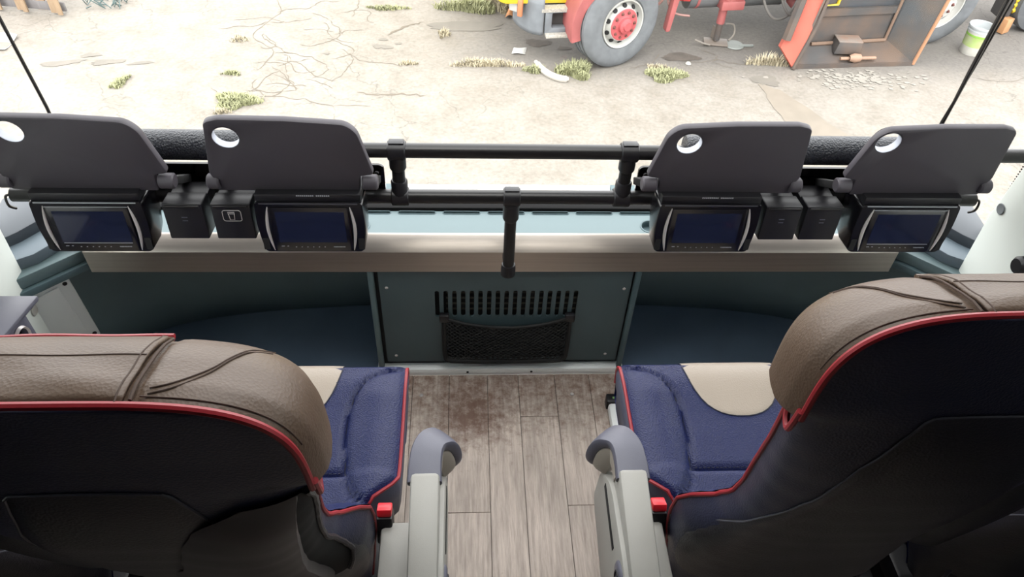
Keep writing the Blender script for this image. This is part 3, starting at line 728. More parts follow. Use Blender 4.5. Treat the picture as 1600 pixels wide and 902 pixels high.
    for s_ in (-1, 1):
        for dy in (0, .006):
            pts = smooth_path([hp(a, y+dy, s_) for a, y in ((.100, .462), (.118, .470), (.138, .490), (.150, .512), (.160, .530), (.175, .542))], 5)
            MB().tube(pts, .0008, 5, xf=xb).build('wing_stitching', STITCH, hr)
        pts = smooth_path([hp(a, .459, s_) for a in (.095, .12, .14, .16, .175, .188, .197, .204, .2095)], 4)
        MB().tube(pts, .0008, 5, xf=xb).build('edge_stitching', STITCH, hr)
        MB().tube([hp(.0885, y, s_) for y in (.455, .47, .485, .50, .515, .53, .545)], .0016, 6, xf=xb).build('dent_seam', STITCH, hr)
    if not aisle: return t, xf, xb, sec
    # ---- armrest on the aisle side (a from .27 to .315)
    ar = MB().box((.292, .535, .558), (.046, .225, .058), rot=Matrix.Rotation(R(13), 3, 'X'), bevel=.007, xf=xf)
    arm = ar.build('armrest', ARM, t)
    def prof_plate(pts, a0, a1, nm, m, par, bev=.004):
        lo, hi = min(a0, a1), max(a0, a1)
        return MB().plate(pts, [], hi-lo, ((hi, 0, 0), (0, 1, 0), (0, 0, 1)), bevel=bev, xf=xf).build(nm, m, par)
    KP = [((.291, .628, .597), (1, 0, 0)), ((.291, .660, .602), (1, 0, 0)), ((.294, .688, .603), (.96, -.28, 0)), ((.303, .710, .597), (.82, -.57, 0)), ((.318, .725, .580), (.76, -.65, 0)), ((.328, .732, .552), (.75, -.66, 0)), ((.332, .733, .520), (.75, -.66, 0)), ((.331, .731, .500), (.75, -.66, 0))]
    def sweep(hw, off, th, grow=0., n0=0, n1=None):
        P = smooth_path([k[0] for k in KP], 5); Wv = smooth_path([k[1] for k in KP], 5)
        n1 = n1 or len(P); vs = []; fs = []; sec_ = [(-1, .5), (-.92, .85), (-.6, 1), (0, 1.05), (.6, 1), (.92, .85), (1, .5), (1, -.5), (.9, -.9), (0, -1), (-.9, -.9), (-1, -.5)]
        for i in range(n0, n1):
            T = (P[min(i+1, len(P)-1)]-P[max(i-1, 0)]).normalized(); w = Wv[i].normalized(); w = (w-T*w.dot(T)).normalized(); N = w.cross(T)
            e = i/(len(P)-1); tip = 1-.35*max(0, (e-.8)/.2)**2
            for (q, r_) in sec_:
                vs.append(tuple(P[i]+w*(q*hw*(1-.22*e)*tip+grow*e)+N*(off+r_*th*.5*tip)))
        k = len(sec_)
        for i in range(n1-n0-1):
            for j in range(k): fs.append((i*k+j, i*k+(j+1) % k, (i+1)*k+(j+1) % k, (i+1)*k+j))
        fs += [tuple(range(k)), tuple(range((n1-n0-1)*k, (n1-n0)*k))]
        return MB().add(vs, fs, True, xf)
    sweep(.0275, -.004, .020).build('arm_pad', ARMPAD, arm)
    sweep(.0255, -.030, .036, .004, 2, 34).build('arm_core', ARMCORE, arm)
    sp_ = rpoly([(.705, .50), (.715, .40), (.40, .32), (.39, .53), (.50, .565), (.64, .565)], [.02, .03, .02, .03, .03, .03], 5)
    pl = prof_plate(sp_, .296, .3235, 'arm_side', ARM, t, .006)
    MB().box((.3238, .605, .520), (.002, .110, .014), rot=Matrix.Rotation(R(8), 3, 'X'), bevel=.0008, xf=xf).build('arm_slot', HOLE, pl)
    pv = MB().lathe([(0, .004), (.022, .004), (.026, .002), (.028, -.001)], (.324, .495, .528), axis=(1, 0, 0), seg=22, xf=xf).build('pivot_disc', ARMPAD, pl)
    MB().tube([((.3285), .495+.012*math.cos(a), .528+.012*math.sin(a)) for a in [R(30*i) for i in range(12)]], .0018, 6, closed=True, xf=xf).box((.3285, .495, .528), (.002, .004, .03), rot=Matrix.Rotation(R(35), 3, 'X'), xf=xf).build('disc_emblem', BLACK, pv)
    # frame between arm and backrest
    MB().box((.235, .56, .40), (.06, .20, .03), bevel=.008, xf=xf).build('arm_frame', ARM, t)
    # seat belt buckle
    bu = thing('seat_belt_buckle', xf(.205, .665, .38), 'red and black seat belt buckle between the armrest and the %s seat back' % ('right' if side > 0 else 'left'), 'seat belt buckle')
    MB().box((.212, .660, .400), (.028, .036, .055), rot=Matrix.Rotation(R(-25), 3, 'X'), bevel=.004, xf=xf).build('buckle_body', BLACK, bu)
    MB().box((.212, .672, .434), (.026, .024, .016), rot=Matrix.Rotation(R(-25), 3, 'X'), bevel=.003, xf=xf).build('red_button', BUCKLE, bu)
    return t, xf, xb, sec
tR, xfR, xbR, _ = seat(1, .5, .463, 'right front coach seat, navy leather with cream insert, shade-darkened tan headrest and red piping')
tL, xfL, xbL, shl = seat(-1, 6.2, -.455, 'left front coach seat, navy leather, reclined, dark grab handle moulded into its back')
seat(1, .5, .928, 'right window side coach seat, a corner of its dark back at the lower right', False)
seat(-1, 6.2, -.920, 'left window side coach seat, edge of its dark back at the far left', False)
# moulded grab handle on the back of the left seat
HZ = [.48, .55, .60, .70, .80, .88, .94, .985]
HT0 = [1.70, 1.68, 1.66, 1.60, 1.54, 1.47, 1.36, 1.05]; HT1 = [.95, .82, .76, .66, .60, .60, .58, .50]; HT2 = [.70, .34, .22, .16, .14, .14, .18, .34]
def back_pt(z, th, off):
    a, y, _ = shl(z, th); return (a*(1+off*2.0*math.cos(th)), y-off*(.25+.75*math.sin(th)), z)
def hnd(u, v):
    z = .985-.50*(1-v)**1.2; t0, t1 = interp(z, HZ, HT0), interp(z, HZ, HT1)
    k = math.sin(math.pi*min(1, u*.60))**.8*min(1, (1-v)*6)
    return back_pt(z, t0+(t1-t0)*u, .007+.020*k)
def hside(u, v):
    p = hnd(1, v); z = p[2]; q = back_pt(z, interp(z, HZ, HT1)-.05, .004); return (p[0]+(q[0]-p[0])*u, p[1]+(q[1]-p[1])*u, z)
gh_ = MB().grid(hnd, 30, 30, xf=xbL).grid(hside, 4, 30, xf=xbL).build('grab_handle', mat('dark_moulded_plastic', (58, 54, 54), .45), tL, auto=60)
MB().grid(lambda u, v: back_pt(.985-.50*(1-v), interp(.985-.50*(1-v), HZ, HT1)-.02+(interp(.985-.50*(1-v), HZ, HT2)-interp(.985-.50*(1-v), HZ, HT1)+.02)*u, .0075), 12, 34, xf=xbL).build('handle_recess', HOLE, gh_, auto=60)
MB().tube([back_pt(.985-.0125*i, interp(.985-.0125*i, HZ, HT2), .009) for i in range(41)], .0045, 8, xf=xbL).build('recess_rim', SHELL, gh_)
# white floor rail with a black end cap beside the right seat
ft = thing('floor_rail', (.29, 1.15, 0), 'white floor rail with a black end cap beside the right seat', 'floor rail')
MB().box((.298, 1.02, .016), (.026, .36, .03), bevel=.008).build('rail_tube', WHITE, ft)
cp = MB().box((.298, 1.213, .018), (.032, .028, .036), bevel=.003).build('end_cap', BLACK, ft)
MB().box((.303, 1.212, .0365), (.010, .006, .001)).build('cap_mark', mat('green_print', (120, 160, 90), .5), cp)
# outdoor base colours all darkened to offset the overbright sky
_lin0 = lin
def lin(c): return tuple(.52*v+.012 for v in _lin0(c))
# ------------------------------------------------------------------ the yard outside
GZ = -2.1
def ground_mat():
    m = bpy.data.materials.new('dusty_concrete'); m.use_nodes = True; nt = m.node_tree; b = nt.nodes['Principled BSDF']; N = nt.nodes.new; L = nt.links.new
    g = N('ShaderNodeNewGeometry'); b.inputs['Roughness'].default_value = .9
    def noise(s, d=6, r=.6):
        n = N('ShaderNodeTexNoise'); n.inputs['Scale'].default_value = s; n.inputs['Detail'].default_value = d; n.inputs['Roughness'].default_value = r; L(g.outputs['Position'], n.inputs['Vector']); return n
    n1 = noise(.55); n2 = noise(3.2, 8, .7); n3 = noise(28, 4, .7)
    sx = N('ShaderNodeSeparateXYZ'); L(g.outputs['Position'], sx.inputs[0])
    # greyer concrete under and around the truck, sandier dust elsewhere
    mx = N('ShaderNodeMapRange'); mx.inputs['From Min'].default_value = -.7; mx.inputs['From Max'].default_value = 1.0; L(sx.outputs['X'], mx.inputs['Value'])
    my = N('ShaderNodeMapRange'); my.inputs['From Min'].default_value = 6.75; my.inputs['From Max'].default_value = 7.35; L(sx.outputs['Y'], my.inputs['Value'])
    mu = N('ShaderNodeMath'); mu.operation = 'MULTIPLY'; L(mx.outputs[0], mu.inputs[0]); L(my.outputs[0], mu.inputs[1])
    ad = N('ShaderNodeMath'); ad.operation = 'MULTIPLY_ADD'; ad.inputs[1].default_value = .9; L(n2.outputs['Fac'], ad.inputs[0]); L(mu.outputs[0], ad.inputs[2])
    th = N('ShaderNodeMapRange'); th.inputs['From Min'].default_value = .55; th.inputs['From Max'].default_value = 1.35; L(ad.outputs[0], th.inputs['Value'])
    sand = N('ShaderNodeValToRGB'); sand.color_ramp.elements[0].position = .3; sand.color_ramp.elements[1].position = .7
    sand.color_ramp.elements[0].color = (.160, .142, .118, 1); sand.color_ramp.elements[1].color = (.222, .206, .182, 1); L(n2.outputs['Fac'], sand.inputs['Fac'])
    mix = N('ShaderNodeMix'); mix.data_type = 'RGBA'; L(th.outputs[0], mix.inputs['Factor']); L(sand.outputs['Color'], mix.inputs['A']); mix.inputs['B'].default_value = (.120, .110, .100, 1)
    # fine speckle
    sp = N('ShaderNodeMapRange'); sp.inputs['From Min'].default_value = .3; sp.inputs['From Max'].default_value = .7; sp.inputs['To Min'].default_value = .80; sp.inputs['To Max'].default_value = 1.12; L(n3.outputs['Fac'], sp.inputs['Value'])
    # cracks
    wv = N('ShaderNodeTexNoise'); wv.inputs['Scale'].default_value = 2.5; wv.inputs['Detail'].default_value = 5; L(g.outputs['Position'], wv.inputs['Vector'])
    va = N('ShaderNodeVectorMath'); va.operation = 'MULTIPLY_ADD'; va.inputs[1].default_value = (.5, .5, .5); L(wv.outputs['Color'], va.inputs[0]); L(g.outputs['Position'], va.inputs[2])
    vo = N('ShaderNodeTexVoronoi'); vo.feature = 'DISTANCE_TO_EDGE'; vo.inputs['Scale'].default_value = 1.6; L(va.outputs[0], vo.inputs['Vector'])
    cr = N('ShaderNodeMapRange'); cr.inputs['From Min'].default_value = .0; cr.inputs['From Max'].default_value = .011; cr.inputs['To Min'].default_value = 1; cr.inputs['To Max'].default_value = 0; L(vo.outputs['Distance'], cr.inputs['Value'])
    cm = N('ShaderNodeMapRange'); cm.inputs['From Min'].default_value = .47; cm.inputs['From Max'].default_value = .6; cm.inputs['To Max'].default_value = .35; L(n1.outputs['Fac'], cm.inputs['Value'])
    cf = N('ShaderNodeMath'); cf.operation = 'MULTIPLY'; L(cr.outputs[0], cf.inputs[0]); L(cm.outputs[0], cf.inputs[1])
    inv = N('ShaderNodeMath'); inv.operation = 'SUBTRACT'; inv.inputs[0].default_value = 1; L(cf.outputs[0], inv.inputs[1])
    m2 = N('ShaderNodeMath'); m2.operation = 'MULTIPLY'; L(sp.outputs[0], m2.inputs[0]); L(inv.outputs[0], m2.inputs[1])
    vs = N('ShaderNodeVectorMath'); vs.operation = 'SCALE'; L(mix.outputs['Result'], vs.inputs[0]); L(m2.outputs[0], vs.inputs['Scale'])
    L(vs.outputs[0], b.inputs['Base Color'])
    bp = N('ShaderNodeBump'); bp.inputs['Strength'].default_value = .4; bp.inputs['Distance'].default_value = .02; L(n2.outputs['Fac'], bp.inputs['Height']); L(bp.outputs[0], b.inputs['Normal'])
    return m
def gfn(u, v):
    x, y = -40+80*u, -30+80*v
    return (x, y, GZ-.05)
gm = MB().grid(lambda u, v: (-40+80*u, -30+80*v, GZ-.03), 2, 2)
struct(gm.build('ground_far', ground_mat(), org=(0, 0, GZ)), 'dusty concrete yard further away')
rnd = random.Random(3)
from mathutils import noise as mn
def gh(x, y): return GZ + .006*mn.noise(Vector((x*1.3, y*1.3, 0))) + .004*mn.noise(Vector((x*5, y*5, 2)))
struct(MB().grid(lambda u, v: (-8+18*u, 3.5+8.5*v, gh(-8+18*u, 3.5+8.5*v)), 181, 91).build('ground', bpy.data.materials['dusty_concrete'], org=(0, 0, GZ)), 'dusty cracked concrete yard in front of the coach')
def blob(x, y, rx, ry, ang, name, m, label, cat='stain', h=.004, seed=0):
    r_ = random.Random(seed+int(x*100)); n = 26; ca, sa = math.cos(ang), math.sin(ang); pts = []
    for i in range(n):
        t = 2*math.pi*i/n; k = 1+r_.uniform(-.18, .18)+.15*math.sin(3*t+seed)
        a, b = rx*k*math.cos(t), ry*k*math.sin(t); pts.append((x+a*ca-b*sa, y+a*sa+b*ca))
    o = MB()
    o.add([(px, py, gh(px, py)+h) for px, py in pts]+[(x, y, gh(x, y)+h+.002)], [(i, (i+1) % n, n) for i in range(n)], True)
    ob = o.build(name, m); tag(ob, label, cat); return ob
OIL = mat('oil_soaked_dust', (92, 82, 72), .8, var=.2, vscale=9, world=True)
DAMP = mat('damp_concrete', (136, 130, 120), .9, var=.08, vscale=5, world=True)
blob(.674, 7.60, .13, .09, 0, 'oil_stain', OIL, 'larger dark oil stain on the concrete below the truck step', seed=1)
blob(.958, 7.49, .08, .04, 0, 'oil_stain', OIL, 'small dark oil stain left of the truck front wheel', seed=2)
blob(2.20, 7.33, .20, .09, .1, 'oil_stain', OIL, 'dark broken oil stain right of the truck front wheel', seed=3)
blob(3.16, 6.12, .20, .62, .35, 'damp_patch', mat('faint_damp_concrete', (150, 140, 126), .9, var=.06, vscale=6, world=True), 'long faint grey damp streak on the yard above the right inner tray table', seed=4)
blob(3.0, 6.86, .13, .12, 0, 'damp_patch', DAMP, 'small grey damp patch left of the open steel skip', seed=5)
blob(-.10, 7.98, .45, .12, .05, 'damp_patch', DAMP, 'grey damp hollow in front of the truck bumper', seed=6)
for i, (x, y, rx, ry) in enumerate(((-4.12, 6.99, .20, .05), (-3.67, 7.03, .16, .05), (-3.88, 7.16, .10, .035), (-3.35, 7.02, .12, .03))):
    blob(x, y, rx, ry, .25, 'damp_patch', DAMP, ['widest of the grey damp spots on the yard above the far left table', 'second of the damp spots from the left, wide and flat', 'small damp spot behind the two wide ones at the left', 'rightmost narrow damp spot above the far left table'][i], seed=7+i)
for i, (x, y, r_) in enumerate(((-1.02, 7.46, .075), (-.93, 7.44, .06), (-.99, 7.62, .05), (-.82, 7.53, .035), (-1.55, 7.28, .035))):
    blob(x, y, r_, r_*.6, 0, 'oil_spot', DAMP, ['largest of the small oil spots clustered on the open yard', 'second largest spot, at the right of the largest in the oil spot cluster', 'farthest oil spot of the cluster on the open yard', 'tiny rightmost oil spot of the cluster on the open yard', 'lone small oil spot left of the clustered oil spots'][i], seed=20+i)['group'] = 'cluster of small oil spots on the yard'
pw = MB(); r_ = random.Random(4)
for i in range(260):
    x, y = 3.95+r_.gauss(0, .33), 6.92+r_.gauss(0, .085); q = r_.uniform(.006, .035); n = 6
    pw.add([(x+q*math.cos(k)*r_.uniform(.6, 1.3), y+q*.7*math.sin(k)*r_.uniform(.6, 1.3), gh(x, y)+.006) for k in [6.283*j/n for j in range(n)]], [tuple(range(n))])
tag(pw.build('white_powder', mat('white_powder', (172, 166, 156), .9, world=True, var=.05)), 'white powder flecks spilled in front of the open steel skip', 'powder', kind='stuff')
# cracks with twigs of dry weed: thin flat strips of darker dirt
def crack(pts, label, w=.008):
    q = smooth_path([(x, y, 0) for x, y in pts], 6); r_ = random.Random(int(pts[0][0]*97)); vs = []; fs = []
    for i, p in enumerate(q):
        t = (q[min(i+1, len(q)-1)]-q[max(i-1, 0)]).normalized(); s = Vector((-t.y, t.x, 0)); ww = w*(.4+r_.random())*.5*min(1, i/3+.2, (len(q)-1-i)/3+.2)
        j = s*r_.uniform(-.02, .02)
        for e in (-1, 1): c = p+j+s*ww*e; vs.append((c.x, c.y, gh(c.x, c.y)+.003))
    for i in range(len(q)-1): fs.append((2*i, 2*i+1, 2*i+3, 2*i+2))
    o = MB().add(vs, fs).build('ground_crack', CRK); tag(o, label, 'crack')
CRK = mat('crack_dirt', (126, 115, 100), .95)
crack([(-2.30, 8.6), (-2.2, 8.2), (-2.38, 7.7), (-2.1, 7.3), (-2.2, 6.9)], 'crack running away from the grass patch towards the top left of the yard')
crack([(-2.1, 7.3), (-1.75, 7.22), (-1.5, 7.0), (-1.62, 6.75)], 'curved crack branching right on the left half of the yard')
crack([(-2.0, 6.85), (-1.75, 6.55), (-1.9, 6.5), (-2.25, 6.52)], 'short forked crack right of the grass patch at left')
crack([(-1.15, 6.52), (-.95, 6.47), (-.72, 6.49), (-.48, 6.46)], 'straight thin crack in the middle of the open yard', .02)
crack([(-2.1, 6.42), (-1.7, 6.38), (-1.35, 6.26), (-1.0, 6.27)], 'faint long crack below the straight one on the yard')
crack([(-.95, 7.72), (-.75, 7.95), (-.6, 8.05)], 'slanting crack behind the cluster of oil spots', .03)
crack([(2.0, 7.3), (2.3, 7.22), (2.55, 7.28), (2.85, 7.2), (3.1, 7.25)], 'crack between the oil stain and the steel skip')
crack([(2.4, 7.55), (2.6, 7.4), (2.55, 7.22), (2.75, 7.1)], 'forked crack below the outrigger foot')
crack([(1.6, 7.05), (1.85, 7.2), (2.0, 7.42)], 'crack beside the front wheel of the truck')
crack([(5.3, 7.0), (5.6, 6.9), (6.1, 7.05), (6.5, 7.0)], 'crack on the yard below the paint pail')
# web of hairline cracks around the grass patch at left
cw = MB(); r_ = random.Random(21)
for k in range(26):
    x, y, a = -2.0+r_.uniform(-.5, .9), 7.3+r_.uniform(-.9, 1.0), r_.uniform(0, 6.28); P = []
    for i in range(r_.randint(8, 22)):
        P.append((x, y)); a += r_.uniform(-.7, .7); x += .045*math.cos(a); y += .045*math.sin(a)
    vs = []; fs = []
    for i, (px, py) in enumerate(P):
        w_ = .0045*r_.uniform(.3, 1.2)*(1 if 0 < i < len(P)-1 else .1); t = Vector((P[min(i+1, len(P)-1)][0]-P[max(i-1, 0)][0], P[min(i+1, len(P)-1)][1]-P[max(i-1, 0)][1], 0)).normalized()
        for e in (-1, 1): vs.append((px-t.y*w_*e, py+t.x*w_*e, gh(px, py)+.003))
    for i in range(len(P)-1): fs.append((2*i, 2*i+1, 2*i+3, 2*i+2))
    cw.add(vs, fs)
tag(cw.build('crack_web', CRK), 'web of hairline cracks on the left half of the yard', 'crack', kind='stuff')
# grass
G1 = mat('dry_green_grass', (186, 188, 142), .8, var=.22, vscale=3, world=True)
G2 = mat('straw_grass', (214, 202, 172), .85, var=.2, vscale=4, world=True)
def grass(cx, cy, rx, ry, n, hgt, label, m=G1, seed=0, ang=0.):
    r_ = random.Random(seed); o = MB(); vs = []; fs = []; ca, sa = math.cos(ang), math.sin(ang)
    for i in range(int(n*.75)):
        t = r_.uniform(0, 6.283); q = math.sqrt(r_.random())*(.75+.25*math.sin(3*t+seed)); a, b = rx*q*math.cos(t), ry*q*math.sin(t)
        x, y = cx+a*ca-b*sa, cy+a*sa+b*ca; z = gh(x, y)
        h = hgt*r_.uniform(.35, 1)*(1.2-.6*q); d = r_.uniform(0, 6.283); l = h*r_.uniform(.2, 1.1); w = r_.uniform(.004, .009)
        px, py = -math.sin(d)*w, math.cos(d)*w; k = len(vs)
        vs += [(x-px, y-py, z), (x+px, y+py, z), (x+px*.7+math.cos(d)*l*.4, y+py*.7+math.sin(d)*l*.4, z+h*.7), (x-px*.7+math.cos(d)*l*.4, y-py*.7+math.sin(d)*l*.4, z+h*.7), (x+math.cos(d)*l, y+math.sin(d)*l, z+h)]
        fs += [(k, k+1, k+2, k+3), (k+3, k+2, k+4)]
    ob = o.add(vs, fs).build('grass_patch', m, recalc=False); tag(ob, label, 'grass', kind='stuff'); return ob
grass(-2.26, 6.30, .26, .18, 1500, .07, 'low green grass patch above the left inner tray table', seed=1)
grass(-2.35, 6.12, .10, .05, 150, .05, 'small straw coloured tuft at the near edge of the left grass patch', G2, seed=2)
grass(-3.42, 6.62, .07, .17, 420, .05, 'narrow green grass streak on the far left yard', seed=3, ang=-.3)
grass(-2.42, 6.83, .12, .05, 160, .05, 'small sparse grass tuft beyond the left grass patch', seed=4)
grass(-2.50, 7.55, .14, .10, 120, .05, 'straw tuft far up beside the long crack', G2, seed=16)
grass(1.02, 6.97, .22, .19, 1700, .11, 'green grass patch in front of the truck front wheel', seed=5)
grass(.60, 6.98, .14, .07, 420, .07, 'green tuft beside the curved white strip', seed=6)
grass(1.95, 6.90, .26, .14, 1500, .08, 'low green grass patch right of the front wheel', seed=7)
grass(1.9, 7.08, .16, .06, 200, .05, 'straw tuft behind the low grass patch right of the wheel', G2, seed=8)
grass(.10, 7.10, .45, .08, 900, .07, 'straw coloured weeds along the edge left of the white strip', G2, seed=9)
grass(3.15, 7.22, .30, .07, 420, .12, 'sparse tall straw weeds left of the steel skip', G2, seed=10)
grass(-.05, 8.42, .42, .16, 1500, .13, 'green weeds before the truck at the top of the view', seed=11)
grass(.33, 8.5, .22, .22, 900, .18, 'tall straw weeds right beside the truck bumper', G2, seed=12)
grass(-1.0, 8.38, .3, .06, 420, .05, 'thin weed row along the far crack at the top', seed=13)
grass(-.35, 7.75, .08, .1, 160, .08, 'sparse straw weed between oil spots and damp hollow', G2, seed=14)
grass(-.70, 7.10, .12, .06, 160, .04, 'flat straw tuft below the cluster of oil spots', G2, seed=15)
# litter
o = MB().tube(smooth_path([(.62, 7.12, GZ+.035), (.66, 7.0, GZ+.03), (.74, 6.87, GZ+.03), (.84, 6.79, GZ+.03), (.93, 6.775, GZ+.03)], 6), [.02]*3+[.034]*20+[.02]*2, 8).build('trim_strip', mat('white_plastic', (226, 220, 208), .5)); tag(o, 'curved white plastic strip lying by the grass left of the front wheel', 'strip')
o = MB().grid(lambda u, v: (.38+.14*u+.03*v, 7.33+.14*v, gh(.4, 7.4)+.012+.02*math.sin(4*u)*math.sin(3*v+.4)), 6, 6).build('paper_scrap', mat('white_paper', (235, 235, 230), .8), solid=.002); tag(o, 'crumpled white paper scrap on the ground left of the truck step', 'paper')
o = MB().grid(lambda u, v: (.34+.10*u+.06*v, 8.18+.26*v, gh(.4, 8.3)+.02+.10*math.sin(3*u)*math.sin(2.6*v+.3)), 7, 7).build('dead_leaf', mat('orange_leaf', (206, 140, 84), .7), solid=.003); tag(o, 'curled orange dead leaf in the weeds by the truck bumper', 'leaf')
o = MB().tube([(.50, 8.17, GZ+.03), (.57, 8.04, GZ+.02)], .012, 8).build('white_stick', WHITE); tag(o, 'short white stick beside the orange leaf', 'stick')
o = MB().grid(lambda u, v: (-5.15+.42*u, 7.22+.30*v, gh(-4.9, 7.3)+.02+.05*math.sin(5*u+1)*math.sin(4*v)), 9, 9).build('plastic_bag', mat('white_film', (235, 236, 236), .4), solid=.002); tag(o, 'white plastic bag on the ground at the left edge', 'bag')
o = MB().lathe([(0, .03), (.02, .026), (.03, .01), (.02, 0)], (2.246, 7.175, GZ)).build('pebble', mat('white_stone', (230, 226, 216), .8)); tag(o, 'white pebble right of the dark oil stain', 'pebble')
o = MB().lathe([(0, .02), (.10, .016), (.11, .006), (.1, 0)], (2.86, 7.63, GZ), seg=16).box((2.99, 7.61, GZ+.012), (.16, .03, .02), bevel=.004).build('flat_disc', mat('grey_plastic_lid', (150, 156, 152), .6)); tag(o, 'flat grey lid with a handle on the ground right of the outrigger foot', 'lid')
# wooden pallet on edge
pa = thing('wooden_pallet', (-4.83, 8.12, GZ), 'wooden pallet standing on its edge at the top left of the yard', 'pallet')
WD = mat('pale_pine', (186, 158, 126), .75, var=.12, vscale=6, stretch=(6, 6, .6)); WG = mat('grey_pine', (138, 134, 134), .8, var=.1, vscale=6, stretch=(6, 6, .6))
pd = Vector((.988, -.151, 0)); pn_ = Vector((-.151, -.988, 0)); p0 = Vector((-5.33, 8.20, GZ)); ry = Matrix.Rotation(math.atan2(pd.y, pd.x), 3, 'Z')
for (a, w, d, m) in ((.02, .20, .05, WD), (.17, .07, .09, WD), (.40, .085, .05, WD), (.475, .055, .09, WD), (.62, .10, .0, WD), (.79, .10, .05, WD), (.865, .05, .09, WD)):
    MB().box(p0+pd*(a)+pn_*(d-.04)+Vector((0, 0, .42)), (w, .022, .80), rot=ry, bevel=.003).build('board', m, pa)
MB().box(p0+pd*.43+pn_*-.03+Vector((0, 0, .075)), (.92, .02, .095), rot=ry, bevel=.003).build('bottom_board', WG, pa)
MB().box(p0+pd*.43+pn_*-.10+Vector((0, 0, .45)), (.92, .02, .6), rot=ry, bevel=.003).build('backing_board', mat('dark_boards', (70, 74, 74), .8), pa)
o = MB()
r_ = random.Random(5)
for i in range(40):
    x, y = -4.35+r_.uniform(0, .45), 8.22+r_.uniform(0, .3); o.tube([(x, y, GZ+.01), (x+r_.uniform(-.12, .12), y+r_.uniform(-.1, .1), GZ+r_.uniform(.04, .14))], .006, 4)
tag(o.build('brush_pile', mat('blue_green_scrap', (96, 120, 120), .7)), 'blue green scrap pile behind the wooden pallet', 'scrap', kind='stuff')

# ------------------------------------------------------------------ crane truck
TA = math.atan2(.139, .99); td = Vector((math.cos(TA), math.sin(TA), 0)); tn = Vector((-math.sin(TA), math.cos(TA), 0)); TO = Vector((1.36, 7.12, GZ))
def tf(x, y, z): p = TO+td*x+tn*y; return (p.x, p.y, p.z+z)
TR = thing('crane_truck', tf(2, 1, 0), 'yellow cabbed lorry with red crane gear, parked across the yard', 'truck')
YEL = mat('yellow_paint', (250, 214, 30), .4, var=.06, vscale=3); TRED = mat('faded_red_paint', (186, 98, 96), .55, var=.12, vscale=6)
GREYP = mat('grey_bumper_plastic', (128, 134, 140), .6, var=.1, vscale=9); TYRE = mat('tyre_rubber', (118, 122, 126), .8, var=.12, vscale=10, bump=.3, bscale=90)
RIMM = mat('silver_rim', (206, 206, 200), .45, var=.08, vscale=8); CHAS = mat('dark_chassis', (70, 66, 64), .8, var=.2, vscale=6)
TREAD = mat('tread_plate', (190, 186, 176), .45, var=.2, vscale=60); ORR = mat('orange_red_paint', (224, 104, 82), .55, var=.08, vscale=5); RUST = mat('rusty_dark_steel', (72, 70, 70), .7, rgb2=(112, 90, 74), vscale=3, detail=8)
def wheel(c, n, Rr, wd, rim, hub, red, par, nm):
    """c: centre of the outer face, n: outward normal"""
    n = Vector(n).normalized(); ref = Vector((0, 0, 1))
    def LA(prof, m_, name, parent, seg=40): return MB().lathe(prof, c, axis=n, seg=seg, ref=ref).build(name, m_, parent)
    ty = LA([(rim+.012, -.02), (rim+.03, .0), (rim+.09, .010), (Rr-.06, .004), (Rr-.02, -.012), (Rr, -.035), (Rr, -wd+.035), (Rr-.03, -wd), (rim+.02, -wd+.02)], TYRE, nm, par, 56)
    gv = MB()
    for k in range(3):
        d = -.075-k*.07
        gv.lathe([(Rr+.001, d-.006), (Rr+.0015, d), (Rr+.001, d+.006)], c, axis=n, seg=56, ref=ref)
    gv.build('tread_groove', HOLE, ty)
    rm = LA([(rim+.016, -.012), (rim+.012, .004), (rim, .0), (rim-.012, -.03), (rim-.03, -.05), (.172, -.01), (.165, .008), (.10, .008)], RIMM, 'rim', ty)
    e1 = ref; e2 = n.cross(e1)
    h = MB()
    for k in range(10):
        a = 2*math.pi*k/10; p = c+(e1*math.cos(a)+e2*math.sin(a))*.190+n*(-.022)
        h.lathe([(0, .004), (.024, .004), (.025, -.004)], p, axis=n+(e1*math.cos(a)+e2*math.sin(a))*.9, seg=10)
    h.build('rim_hole', HOLE, ty)
    hb = LA([(0, .075), (.04, .075), (.045, .06), (.075, .05), (.08, .02), (.09, .014), (.155, .014), (.166, .004)], red, 'hub', ty)
    for k in range(10):
        a = 2*math.pi*(k+.5)/10; p = c+(e1*math.cos(a)+e2*math.sin(a))*.125+n*.012
        MB().lathe([(0, .02), (.010, .02), (.014, .006), (.02, .002)], p, axis=n, seg=8).build('wheel_nut', mat('rust_nut', (120, 62, 52), .7) if 'rust_nut' not in bpy.data.materials else bpy.data.materials['rust_nut'], hb)
    return ty
HUBRED = mat('hub_red', (206, 88, 92), .5, var=.1, vscale=12)
wheel(Vector((1.475, 7.10, GZ+.462)), (.46, -.887, .02), .46, .30, .232, .15, HUBRED, TR, 'front_wheel')
rwc = Vector((5.08, 7.72, GZ+.47)); wheel(rwc, (tn*-1), .47, .30, .26, .15, RIMM, TR, 'rear_wheel')
# mudguard arches
def arch_guard(c, r0, a0, a1, wd, name, lip=.07):
    m = MB(); n = 22; vs = []; fs = []
    for i in range(n):
        a = R(a0+(a1-a0)*i/(n-1))
        for (rr, dy) in ((r0-lip, -.0), (r0, -.01), (r0+.012, .02), (r0+.012, wd), (r0, wd), (r0-.005, .02), (r0-lip, .012)):
            p = c+td*(math.cos(a)*rr)+Vector((0, 0, math.sin(a)*rr))+tn*dy; vs.append(tuple(p))
    k = 7
    for i in range(n-1):
        for j in range(k): fs.append((i*k+j, i*k+(j+1) % k, (i+1)*k+(j+1) % k, (i+1)*k+j))
    fs.append(tuple(range(k))); fs.append(tuple((n-1)*k+j for j in range(k)))
    return m.add(vs, fs, True).build(name, TRED, TR)
arch_guard(Vector(tf(.16, -.10, .46)), .60, 193, 100, .45, 'front_mudguard', .13)
